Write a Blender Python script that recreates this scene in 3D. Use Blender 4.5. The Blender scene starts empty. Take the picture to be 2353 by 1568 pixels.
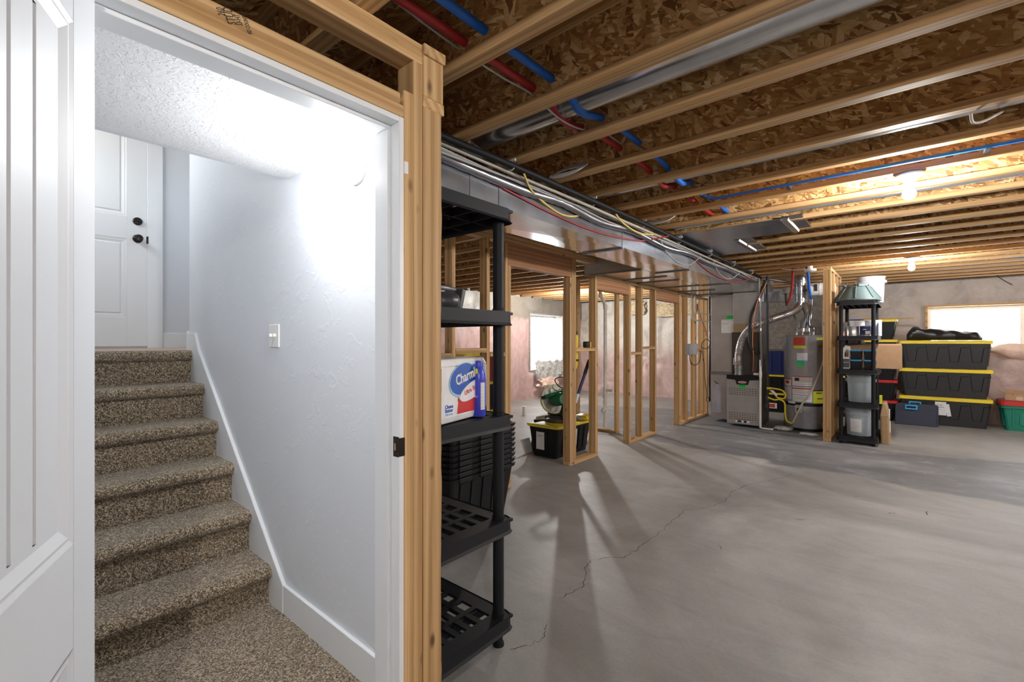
import bpy, bmesh, math, random
from mathutils import Matrix, Vector, noise
random.seed(7)
C = bpy.context.scene.collection
R = math.radians

# ------------------------------------------------------------------ camera, world, exposure
cam_d = bpy.data.cameras.new('camera'); cam = bpy.data.objects.new('camera', cam_d); C.objects.link(cam)
cam_d.sensor_width = 36.0; cam_d.lens = 1060.6 / 2353 * 36.0; cam_d.clip_start = 0.02
cam.location = (0, 0, 1.33); cam.rotation_euler = (R(90), 0, R(40.53))
bpy.context.scene.camera = cam
sc = bpy.context.scene
sc.view_settings.view_transform = 'Standard'; sc.view_settings.look = 'None'
sc.view_settings.exposure = 0.12; sc.view_settings.gamma = 1.0
sc.view_settings.use_curve_mapping = False
sc.cycles.max_bounces = 7; sc.cycles.diffuse_bounces = 4; sc.cycles.glossy_bounces = 3
sc.cycles.transmission_bounces = 6; sc.cycles.transparent_max_bounces = 8
sc.cycles.sample_clamp_indirect = 8.0; sc.cycles.use_denoising = True
w = bpy.data.worlds.new('overcast_sky'); sc.world = w; w.use_nodes = True
wb = w.node_tree.nodes['Background']; wb.inputs[0].default_value = (0.90, 0.96, 1.0, 1); wb.inputs[1].default_value = 10.0
BULB_BASEMENT, BULB_LEFT, BULB_STAIR, BULB_ADDED_BEHIND = 1250.0, 3700.0, 590.0, 2250.0

def portal(name, loc, rot, sx, sy):
    d = bpy.data.lights.new(name, 'AREA'); d.shape = 'RECTANGLE'; d.size = sx; d.size_y = sy; d.cycles.is_portal = True
    o = bpy.data.objects.new(name, d); C.objects.link(o); o.location = loc; o.rotation_euler = rot
portal('portal_right_window', (1.35, 10.86, 1.56), (R(-90), 0, 0), 2.3, 0.8)
portal('portal_left_window', (-6.95, 9.0, 1.3), (0, R(-90), 0), 1.4, 1.5)
portal('portal_added_landing_opening', (-4.3, -0.15, 2.75), (R(90), 0, 0), 1.0, 1.1)  # sky light for the landing, through an added opening out of view

# ------------------------------------------------------------------ materials
def new_mat(name):
    m = bpy.data.materials.new(name); m.use_nodes = True
    nt = m.node_tree; b = nt.nodes['Principled BSDF']
    return m, nt, b
def N(nt, t, **k):
    n = nt.nodes.new(t)
    for a, v in k.items():
        if a.startswith('i_'): n.inputs[a[2:].replace('_', ' ')].default_value = v
        else: setattr(n, a, v)
    return n
def L(nt, a, b): nt.links.new(a, b)
def coords(nt, scale=(1, 1, 1), rot=(0, 0, 0), src='Object'):
    tc = N(nt, 'ShaderNodeTexCoord'); mp = N(nt, 'ShaderNodeMapping')
    mp.inputs['Scale'].default_value = scale; mp.inputs['Rotation'].default_value = rot
    L(nt, tc.outputs[src], mp.inputs['Vector']); return mp.outputs['Vector']
def ramp(nt, fac, stops):
    r = N(nt, 'ShaderNodeValToRGB'); e = r.color_ramp.elements
    while len(e) < len(stops): e.new(0.5)
    for i, (p, c) in enumerate(stops):
        e[i].position = p; e[i].color = (*c, 1) if len(c) == 3 else c
    L(nt, fac, r.inputs['Fac']); return r.outputs['Color']
def mixc(nt, fac, a, b, mode='MIX'):
    n = N(nt, 'ShaderNodeMix', data_type='RGBA', blend_type=mode)
    for s, v in ((0, fac), (6, a), (7, b)):
        if hasattr(v, 'is_linked') or hasattr(v, 'links'): L(nt, v, n.inputs[s])
        else: n.inputs[s].default_value = v if s == 0 else ((*v, 1) if len(v) == 3 else v)
    return n.outputs[2]
def bump(nt, b, h, strength=0.3, dist=0.01):
    n = N(nt, 'ShaderNodeBump'); n.inputs['Strength'].default_value = strength; n.inputs['Distance'].default_value = dist
    L(nt, h, n.inputs['Height']); L(nt, n.outputs['Normal'], b.inputs['Normal']); return n
def noise_n(nt, v, scale, detail=4, rough=0.55, dist=0.0):
    n = N(nt, 'ShaderNodeTexNoise'); n.inputs['Scale'].default_value = scale; n.inputs['Detail'].default_value = detail
    n.inputs['Roughness'].default_value = rough; n.inputs['Distortion'].default_value = dist
    if v is not None: L(nt, v, n.inputs['Vector'])
    return n.outputs['Fac']
_plain = {}
def plain(name, col, rough=0.5, metal=0.0, spec=0.5, bumpy=0.0, bscale=200, vary=0.06):
    if name in _plain: return _plain[name]
    m, nt, b = new_mat(name)
    b.inputs['Roughness'].default_value = rough; b.inputs['Metallic'].default_value = metal
    b.inputs['Specular IOR Level'].default_value = spec
    v = coords(nt); n = noise_n(nt, v, 18, 3)
    dk = tuple(c * (1 - vary) for c in col); lt = tuple(min(1, c * (1 + vary)) for c in col)
    L(nt, ramp(nt, n, [(0.3, dk), (0.7, lt)]), b.inputs['Base Color'])
    if bumpy: bump(nt, b, noise_n(nt, v, bscale, 2), bumpy, 0.004)
    _plain[name] = m; return m
def wood(name, axis, c_lt, c_dk, knots=True, rough=0.6, grain=1.0):
    m, nt, b = new_mat(name)
    s = [26 * grain] * 3; s['xyz'.index(axis)] = 1.3
    tc = N(nt, 'ShaderNodeTexCoord'); oi = N(nt, 'ShaderNodeObjectInfo')
    vm = N(nt, 'ShaderNodeVectorMath', operation='MULTIPLY_ADD'); L(nt, oi.outputs['Random'], vm.inputs[0])
    vm.inputs[1].default_value = (7.3, 11.1, 5.7); L(nt, tc.outputs['Object'], vm.inputs[2])
    mp = N(nt, 'ShaderNodeMapping'); mp.inputs['Scale'].default_value = s; L(nt, vm.outputs[0], mp.inputs['Vector'])
    v = mp.outputs['Vector']
    n1 = noise_n(nt, v, 1.0, 5, 0.6, 0.6)
    wv = N(nt, 'ShaderNodeTexWave', wave_type='RINGS', rings_direction=axis.upper()); wv.inputs['Scale'].default_value = 0.35
    wv.inputs['Distortion'].default_value = 4.0; wv.inputs['Detail'].default_value = 3; L(nt, v, wv.inputs['Vector'])
    mx = N(nt, 'ShaderNodeMath', operation='MULTIPLY_ADD'); L(nt, wv.outputs['Fac'], mx.inputs[0]); mx.inputs[1].default_value = 0.45
    ms = N(nt, 'ShaderNodeMath', operation='MULTIPLY'); L(nt, n1, ms.inputs[0]); ms.inputs[1].default_value = 0.6
    L(nt, ms.outputs[0], mx.inputs[2])
    sf = [150 * grain] * 3; sf['xyz'.index(axis)] = 2.2
    mf = N(nt, 'ShaderNodeMapping'); mf.inputs['Scale'].default_value = sf; L(nt, vm.outputs[0], mf.inputs['Vector']); fine_g = noise_n(nt, mf.outputs['Vector'], 1.0, 3, 0.5, 0.3)
    mid = tuple((a + c) / 2 for a, c in zip(c_lt, c_dk))
    col = ramp(nt, mx.outputs[0], [(0.2, c_dk), (0.48, mid), (0.8, c_lt)])
    col = mixc(nt, 0.5, col, ramp(nt, fine_g, [(0.3, (0.62, 0.56, 0.50)), (0.55, (1, 1, 1))]), 'MULTIPLY')
    if knots:
        sk = [11.0] * 3; sk['xyz'.index(axis)] = 5.0
        mk = N(nt, 'ShaderNodeMapping'); mk.inputs['Scale'].default_value = sk; L(nt, vm.outputs[0], mk.inputs['Vector'])
        vo = N(nt, 'ShaderNodeTexVoronoi'); vo.inputs['Scale'].default_value = 1.0; L(nt, mk.outputs['Vector'], vo.inputs['Vector'])
        kf = ramp(nt, vo.outputs['Distance'], [(0.06, (1, 1, 1)), (0.17, (0, 0, 0))])
        col = mixc(nt, kf, col, tuple(c * 0.30 for c in c_dk))
    hv = N(nt, 'ShaderNodeHueSaturation'); L(nt, col, hv.inputs['Color'])
    mr = N(nt, 'ShaderNodeMapRange'); L(nt, oi.outputs['Random'], mr.inputs[0]); mr.inputs[3].default_value = 0.86; mr.inputs[4].default_value = 1.12
    L(nt, mr.outputs[0], hv.inputs['Value']); L(nt, hv.outputs['Color'], b.inputs['Base Color'])
    b.inputs['Roughness'].default_value = rough; b.inputs['Specular IOR Level'].default_value = 0.3
    bump(nt, b, n1, 0.15, 0.003)
    return m
WL, WD = (0.66, 0.44, 0.222), (0.43, 0.245, 0.10)
wood_x = wood('lumber_grain_x', 'x', WL, WD); wood_y = wood('lumber_grain_y', 'y', WL, WD); wood_z = wood('lumber_grain_z', 'z', WL, WD)
flange_x = wood('joist_flange_laminated', 'x', (0.58, 0.375, 0.18), (0.37, 0.205, 0.08), knots=False, grain=1.6)
header_y = wood('header_red_fir', 'y', (0.52, 0.27, 0.14), (0.36, 0.165, 0.07), knots=False)

def osb_mat(name, plane):
    """strand board: long thin flakes lying in the sheet's own plane ('xz' for webs, 'xy' for the deck)"""
    m, nt, b = new_mat(name); cols = []; hts = []
    tc = N(nt, 'ShaderNodeTexCoord'); oi = N(nt, 'ShaderNodeObjectInfo')
    vm = N(nt, 'ShaderNodeVectorMath', operation='MULTIPLY_ADD'); L(nt, oi.outputs['Random'], vm.inputs[0]); vm.inputs[1].default_value = (17.3, 0.0, 5.7); L(nt, tc.outputs['Object'], vm.inputs[2])
    nz = N(nt, 'ShaderNodeTexNoise'); nz.inputs['Scale'].default_value = 9; nz.inputs['Detail'].default_value = 2; L(nt, vm.outputs[0], nz.inputs['Vector'])
    ad = N(nt, 'ShaderNodeVectorMath', operation='MULTIPLY_ADD'); L(nt, nz.outputs['Color'], ad.inputs[0]); ad.inputs[1].default_value = (0.035,) * 3; L(nt, vm.outputs[0], ad.inputs[2])
    for ang, ln, wd in ((10, 10, 48), (62, 11, 42), (-48, 9.5, 54), (100, 14, 40), (-20, 22, 90)):
        m1 = N(nt, 'ShaderNodeMapping'); m1.inputs['Rotation'].default_value = (0, R(ang), 0) if plane == 'xz' else (0, 0, R(ang)); L(nt, ad.outputs[0], m1.inputs['Vector'])
        m2 = N(nt, 'ShaderNodeMapping'); m2.inputs['Scale'].default_value = (ln, 40, wd) if plane == 'xz' else (ln, wd, 40); m2.inputs['Location'].default_value = (ang, ang * .3, 2); L(nt, m1.outputs['Vector'], m2.inputs['Vector'])
        vo = N(nt, 'ShaderNodeTexVoronoi'); vo.inputs['Scale'].default_value = 1.0; L(nt, m2.outputs['Vector'], vo.inputs['Vector'])
        sp = N(nt, 'ShaderNodeSeparateColor'); L(nt, vo.outputs['Color'], sp.inputs[0]); cols.append(sp.outputs[0]); hts.append(sp.outputs[1])
    f = cols[0]; h = hts[0]
    for k in range(1, 5):       # a flake of a later layer covers what lies below it where its own random height wins
        gt = N(nt, 'ShaderNodeMath', operation='GREATER_THAN'); L(nt, hts[k], gt.inputs[0]); gt.inputs[1].default_value = (0, .55, .62, .66, .72)[k]
        f = mixc(nt, gt.outputs[0], f, cols[k])
    col = ramp(nt, f, [(0.0, (0.17, 0.075, 0.024)), (0.12, (0.30, 0.15, 0.052)), (0.5, (0.45, 0.255, 0.095)), (0.8, (0.60, 0.375, 0.16)), (1.0, (0.76, 0.56, 0.30))])
    fn = noise_n(nt, coords(nt, (40, 160, 160)), 1.0, 3)
    col = mixc(nt, 0.30, col, ramp(nt, fn, [(0.3, (0.35, 0.3, 0.28)), (0.6, (1, 1, 1))]), 'MULTIPLY')
    L(nt, col, b.inputs['Base Color']); b.inputs['Roughness'].default_value = 0.6; b.inputs['Specular IOR Level'].default_value = 0.25
    bump(nt, b, f, 0.2, 0.003); return m
osb = osb_mat('oriented_strand_board_web', 'xz'); osb_deck = osb_mat('oriented_strand_board_deck', 'xy')

def galv(name, rough=0.34, tint=(0.62, 0.64, 0.67), wavy=True):
    m, nt, b = new_mat(name)
    v = coords(nt, (30, 30, 30)); vo = N(nt, 'ShaderNodeTexVoronoi'); vo.inputs['Scale'].default_value = 1.6; L(nt, v, vo.inputs['Vector'])
    sp = N(nt, 'ShaderNodeSeparateColor'); L(nt, vo.outputs['Color'], sp.inputs[0])
    n = noise_n(nt, coords(nt), 5, 5, 0.6)
    a = mixc(nt, 0.10, ramp(nt, n, [(0.3, tuple(c * 0.80 for c in tint)), (0.7, tint)]), ramp(nt, sp.outputs[0], [(0, (0.45, 0.46, 0.48)), (1, (0.8, 0.8, 0.82))]), 'MULTIPLY')
    L(nt, a, b.inputs['Base Color']); b.inputs['Metallic'].default_value = 0.92
    rr = N(nt, 'ShaderNodeMapRange'); L(nt, n, rr.inputs[0]); rr.inputs[3].default_value = rough * 0.7; rr.inputs[4].default_value = rough * 1.35
    L(nt, rr.outputs[0], b.inputs['Roughness'])
    if wavy: bump(nt, b, noise_n(nt, coords(nt), 2.2, 1), 0.05, 0.012)
    return m
galv_side = galv('galvanised_steel', 0.22, (0.54, 0.57, 0.63), False); galv_round = galv('galvanised_round_duct', 0.17, (0.80, 0.81, 0.83), False); galv_bright = galv('galvanised_steel_smooth', 0.15, (0.72, 0.73, 0.75))
galv_dull = galv('galvanised_steel_dull', 0.42, (0.60, 0.62, 0.65)); cleat_m = galv('duct_cleat_steel', 0.4, (0.33, 0.35, 0.38))

def paint(name, col, bstr, bscale, rough=0.45, knock=False):
    m, nt, b = new_mat(name); b.inputs['Roughness'].default_value = rough
    v = coords(nt); n = noise_n(nt, v, 1.5, 2)
    L(nt, ramp(nt, n, [(0.3, tuple(c * 0.97 for c in col)), (0.7, col)]), b.inputs['Base Color'])
    if bstr:
        n2 = noise_n(nt, v, bscale, 4, 0.55, 1.2)
        h = ramp(nt, n2, [(0.50, (0, 0, 0)), (0.56, (1, 1, 1))]) if knock else ramp(nt, n2, [(0.56, (0, 0, 0)), (0.62, (0.6, 0.6, 0.6)), (0.72, (1, 1, 1))])
        bump(nt, b, h, bstr, 0.004)
    return m
wall_paint = paint('stairwell_wall_paint', (0.72, 0.745, 0.785), 0.16, 11)
ceil_paint = paint('knockdown_ceiling_paint', (0.80, 0.81, 0.82), 0.75, 42, 0.6, True)
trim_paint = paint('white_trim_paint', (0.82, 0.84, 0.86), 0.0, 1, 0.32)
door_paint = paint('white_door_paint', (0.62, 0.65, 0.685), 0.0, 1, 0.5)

def carpet_mat():
    m, nt, b = new_mat('brown_fleck_carpet')
    v = coords(nt); vo = N(nt, 'ShaderNodeTexVoronoi'); vo.inputs['Scale'].default_value = 210; vo.inputs['Randomness'].default_value = 1
    nz = N(nt, 'ShaderNodeTexNoise'); nz.inputs['Scale'].default_value = 90; L(nt, v, nz.inputs['Vector'])
    ad = N(nt, 'ShaderNodeVectorMath', operation='MULTIPLY_ADD'); L(nt, nz.outputs['Color'], ad.inputs[0]); ad.inputs[1].default_value = (0.012,) * 3; L(nt, v, ad.inputs[2])
    L(nt, ad.outputs[0], vo.inputs['Vector'])
    sp = N(nt, 'ShaderNodeSeparateColor'); L(nt, vo.outputs['Color'], sp.inputs[0])
    col = ramp(nt, sp.outputs[0], [(0.0, (0.055, 0.036, 0.021)), (0.22, (0.145, 0.104, 0.066)), (0.5, (0.285, 0.212, 0.132)), (0.75, (0.48, 0.385, 0.265)), (1.0, (0.74, 0.63, 0.475))])
    sh = noise_n(nt, v, 5, 3); col = mixc(nt, 0.5, col, ramp(nt, sh, [(0.3, (0.72, 0.7, 0.68)), (0.7, (1, 1, 1))]), 'MULTIPLY')
    L(nt, col, b.inputs['Base Color']); b.inputs['Roughness'].default_value = 0.95; b.inputs['Specular IOR Level'].default_value = 0.1
    b.inputs['Sheen Weight'].default_value = 0.25
    bump(nt, b, vo.outputs['Distance'], 0.9, 0.006).invert = True
    return m
carpet = carpet_mat()

def concrete_mat():
    m, nt, b = new_mat('concrete_slab')
    v = coords(nt, src='Object')
    n1 = noise_n(nt, v, 0.55, 6, 0.6, 0.8); n2 = noise_n(nt, v, 3.2, 6, 0.65, 0.4); n3 = noise_n(nt, v, 60, 3)
    tan = ramp(nt, n1, [(0.3, (0.250, 0.246, 0.238)), (0.5, (0.340, 0.338, 0.332)), (0.7, (0.52, 0.52, 0.515))])
    gray = ramp(nt, n2, [(0.3, (0.150, 0.156, 0.170)), (0.55, (0.205, 0.212, 0.230)), (0.72, (0.36, 0.37, 0.39))])
    at = N(nt, 'ShaderNodeAttribute', attribute_name='damp')
    col = mixc(nt, at.outputs['Fac'], tan, gray)
    at2 = N(nt, 'ShaderNodeAttribute', attribute_name='chalk')
    col = mixc(nt, at2.outputs['Fac'], col, (0.50, 0.50, 0.51))
    col = mixc(nt, 0.4, col, ramp(nt, n2, [(0.25, (0.80, 0.79, 0.78)), (0.6, (1, 1, 1))]), 'MULTIPLY')
    col = mixc(nt, 0.22, col, ramp(nt, n3, [(0.3, (0.6, 0.6, 0.6)), (0.6, (1, 1, 1))]), 'MULTIPLY')
    n4 = noise_n(nt, coords(nt, (1.0, 2.6, 1)), 1.7, 8, 0.68, 1.0); col = mixc(nt, 0.55, col, ramp(nt, n4, [(0.32, (0.78, 0.77, 0.755)), (0.5, (0.97, 0.97, 0.97)), (0.66, (1.12, 1.12, 1.13))]), 'MULTIPLY')
    # faint drying rings
    vo = N(nt, 'ShaderNodeTexVoronoi', feature='DISTANCE_TO_EDGE'); vo.inputs['Scale'].default_value = 0.75
    nz = N(nt, 'ShaderNodeTexNoise'); nz.inputs['Scale'].default_value = 1.1; L(nt, v, nz.inputs['Vector'])
    ad = N(nt, 'ShaderNodeVectorMath', operation='MULTIPLY_ADD'); L(nt, nz.outputs['Color'], ad.inputs[0]); ad.inputs[1].default_value = (1.2,) * 3; L(nt, v, ad.inputs[2])
    L(nt, ad.outputs[0], vo.inputs['Vector'])
    col = mixc(nt, 0.28, col, ramp(nt, vo.outputs['Distance'], [(0.0, (0.72, 0.72, 0.72)), (0.05, (0.9, 0.9, 0.9)), (0.2, (1, 1, 1))]), 'MULTIPLY')
    L(nt, col, b.inputs['Base Color'])
    rr = N(nt, 'ShaderNodeMapRange'); L(nt, n2, rr.inputs[0]); rr.inputs[3].default_value = 0.38; rr.inputs[4].default_value = 0.62
    L(nt, rr.outputs[0], b.inputs['Roughness']); bump(nt, b, n3, 0.06, 0.003)
    return m
concrete = concrete_mat()
crack_m = plain('crack_dark', (0.05, 0.045, 0.04), 0.9)

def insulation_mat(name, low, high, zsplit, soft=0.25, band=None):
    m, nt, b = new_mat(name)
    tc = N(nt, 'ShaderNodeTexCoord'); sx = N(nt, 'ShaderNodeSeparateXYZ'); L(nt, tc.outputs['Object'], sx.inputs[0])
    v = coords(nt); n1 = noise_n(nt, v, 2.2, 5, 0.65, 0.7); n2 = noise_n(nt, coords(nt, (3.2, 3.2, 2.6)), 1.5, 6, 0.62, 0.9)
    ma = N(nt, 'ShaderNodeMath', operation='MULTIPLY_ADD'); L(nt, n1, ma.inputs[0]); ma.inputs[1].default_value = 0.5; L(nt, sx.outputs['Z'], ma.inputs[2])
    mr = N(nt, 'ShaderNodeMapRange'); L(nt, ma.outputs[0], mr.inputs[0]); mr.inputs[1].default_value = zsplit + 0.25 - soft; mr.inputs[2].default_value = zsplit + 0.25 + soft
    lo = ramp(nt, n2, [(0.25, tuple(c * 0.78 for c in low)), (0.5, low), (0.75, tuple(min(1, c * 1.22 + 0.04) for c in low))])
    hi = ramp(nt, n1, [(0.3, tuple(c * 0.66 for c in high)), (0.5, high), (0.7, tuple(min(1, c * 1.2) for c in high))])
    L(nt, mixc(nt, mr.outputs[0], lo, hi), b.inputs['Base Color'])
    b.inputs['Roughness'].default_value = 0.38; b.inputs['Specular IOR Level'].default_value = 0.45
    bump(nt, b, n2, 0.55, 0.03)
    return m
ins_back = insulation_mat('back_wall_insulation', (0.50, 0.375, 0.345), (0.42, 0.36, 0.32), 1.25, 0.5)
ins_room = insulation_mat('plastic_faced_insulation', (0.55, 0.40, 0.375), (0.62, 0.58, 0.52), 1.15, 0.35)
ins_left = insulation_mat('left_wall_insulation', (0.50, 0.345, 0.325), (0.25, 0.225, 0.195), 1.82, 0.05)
fluff = insulation_mat('pink_fiberglass', (0.93, 0.68, 0.57), (0.93, 0.74, 0.60), 1.6, 0.5)
film = plain('clear_plastic_film', (0.50, 0.50, 0.49), 0.22, bumpy=0.3, bscale=7, vary=.35)

black_p = plain('black_resin', (0.0075, 0.008, 0.0095), 0.5, spec=0.35, bumpy=0.1, bscale=300)
black_shelf = plain('black_shelf_resin', (0.0075, 0.0085, 0.0115), 0.55, spec=0.3, bumpy=0.15, bscale=260)
black_rub = plain('black_rubber', (0.014, 0.014, 0.015), 0.6)
yellow_p = plain('yellow_lid_plastic', (0.78, 0.60, 0.03), 0.4)
red_p = plain('red_lid_plastic', (0.50, 0.022, 0.022), 0.42)
green_p = plain('green_tote_plastic', (0.008, 0.20, 0.135), 0.4)
blue_tote = plain('navy_tote_plastic', (0.016, 0.028, 0.13), 0.4)
blue_pex = plain('blue_tubing', (0.012, 0.12, 0.52), 0.4); red_pex = plain('red_tubing', (0.36, 0.022, 0.022), 0.42)
white_p = plain('white_plastic', (0.80, 0.80, 0.78), 0.35); pvc_m = plain('white_pvc', (0.84, 0.83, 0.81), 0.35)
grey_bucket = plain('grey_bucket_plastic', (0.36, 0.42, 0.46), 0.4); white_cable = plain('white_cable_sheath', (0.46, 0.46, 0.45), 0.45)
yellow_cable = plain('yellow_cable_sheath', (0.75, 0.55, 0.10), 0.45); red_cable = plain('red_cable_sheath', (0.36, 0.03, 0.04), 0.45)
foil = galv('foil_sleeve', 0.3, (0.40, 0.40, 0.43), False); foil_ribbed = galv('flexible_aluminium', 0.24, (0.78, 0.78, 0.80))
bronze = plain('oil_rubbed_bronze', (0.030, 0.024, 0.022), 0.3, 0.7); steel = plain('bright_steel', (0.65, 0.65, 0.66), 0.25, 1.0)
brown_steel = plain('brown_cabinet_steel', (0.060, 0.048, 0.040), 0.42); grey_steel = plain('furnace_grey_steel', (0.36, 0.355, 0.345), 0.36, 0.0)
tank_grey = plain('tank_grey_enamel', (0.33, 0.33, 0.35), 0.25); card = plain('cardboard', (0.42, 0.26, 0.145), 0.7); paper = plain('white_paper', (0.76, 0.76, 0.78), 0.6)
lime = plain('green_sticker', (0.03, 0.62, 0.10), 0.5); yel_label = plain('yellow_sticker', (0.78, 0.80, 0.03), 0.5); red_label = plain('red_sticker', (0.52, 0.06, 0.03), 0.5)
ink = plain('black_print', (0.02, 0.02, 0.02), 0.6); copper = plain('copper_tube', (0.55, 0.22, 0.11), 0.3, 1.0); cream = plain('cream_hose', (0.62, 0.57, 0.46), 0.45)
blue_hand = plain('bright_blue_plastic', (0.03, 0.38, 0.78), 0.4); navy_fab = plain('navy_folding_crate', (0.030, 0.036, 0.065), 0.6, bumpy=0.3, bscale=300)
teal_grey = plain('green_grey_plastic', (0.065, 0.10, 0.105), 0.4); saw_green = plain('saw_green_plastic', (0.012, 0.15, 0.065), 0.4); dark_metal = plain('dark_metal', (0.06, 0.06, 0.06), 0.45, 0.6)
saw_clear = plain('pale_saw_guard', (0.66, 0.68, 0.42), 0.3); spray_blue = plain('spray_can_blue', (0.055, 0.075, 0.62), 0.3); pink_label = plain('brand_red', (0.60, 0.03, 0.03), 0.4)
brand_blue = plain('brand_blue', (0.02, 0.10, 0.45), 0.4); sky_blue = plain('pale_blue_print', (0.32, 0.58, 0.80), 0.5)
black_bag = plain('black_bag_film', (0.018, 0.018, 0.02), 0.33, bumpy=0.5, bscale=14)
pack_white = plain('pack_white_film', (0.80, 0.81, 0.83), 0.22, bumpy=0.25, bscale=20)
kraft = plain('kraft_paper', (0.42, 0.28, 0.15), 0.7); tan_panel = plain('tan_duct_board', (0.36, 0.26, 0.14), 0.6); teal_paint = plain('light_blue_print', (0.35, 0.62, 0.66), 0.5)
def emit(name, col, s):
    m, nt, b = new_mat(name); b.inputs['Base Color'].default_value = (0.9, 0.9, 0.9, 1)
    b.inputs['Emission Color'].default_value = (*col, 1); b.inputs['Emission Strength'].default_value = s; return m
glow_near = emit('bulb_glow', (1.0, 0.975, 0.945), BULB_BASEMENT); glow_added_right = emit('added_bulb_glow_right', (1.0, 0.975, 0.945), 2500.0); glow_left = emit('bulb_glow_left_room', (1.0, 0.975, 0.93), BULB_LEFT)  # the right-hand glow serves only the added out-of-view bulbs
glow_stair = emit('bulb_glow_stair', (0.96, 0.98, 1.0), BULB_STAIR); glow_added_behind = emit('added_bulb_glow_behind', (1.0, 0.98, 0.95), BULB_ADDED_BEHIND)  # the last glow is for the bulb added behind the camera
def glass_mat():
    m, nt, b = new_mat('window_glass'); b.inputs['Transmission Weight'].default_value = 1; b.inputs['Roughness'].default_value = 0.0
    t = N(nt, 'ShaderNodeBsdfTransparent'); mx = N(nt, 'ShaderNodeMixShader'); mx.inputs[0].default_value = 0.06
    g = N(nt, 'ShaderNodeBsdfGlossy'); g.inputs['Roughness'].default_value = 0.02
    L(nt, t.outputs[0], mx.inputs[1]); L(nt, g.outputs[0], mx.inputs[2]); L(nt, mx.outputs[0], nt.nodes['Material Output'].inputs[0]); return m
glass = glass_mat()

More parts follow.
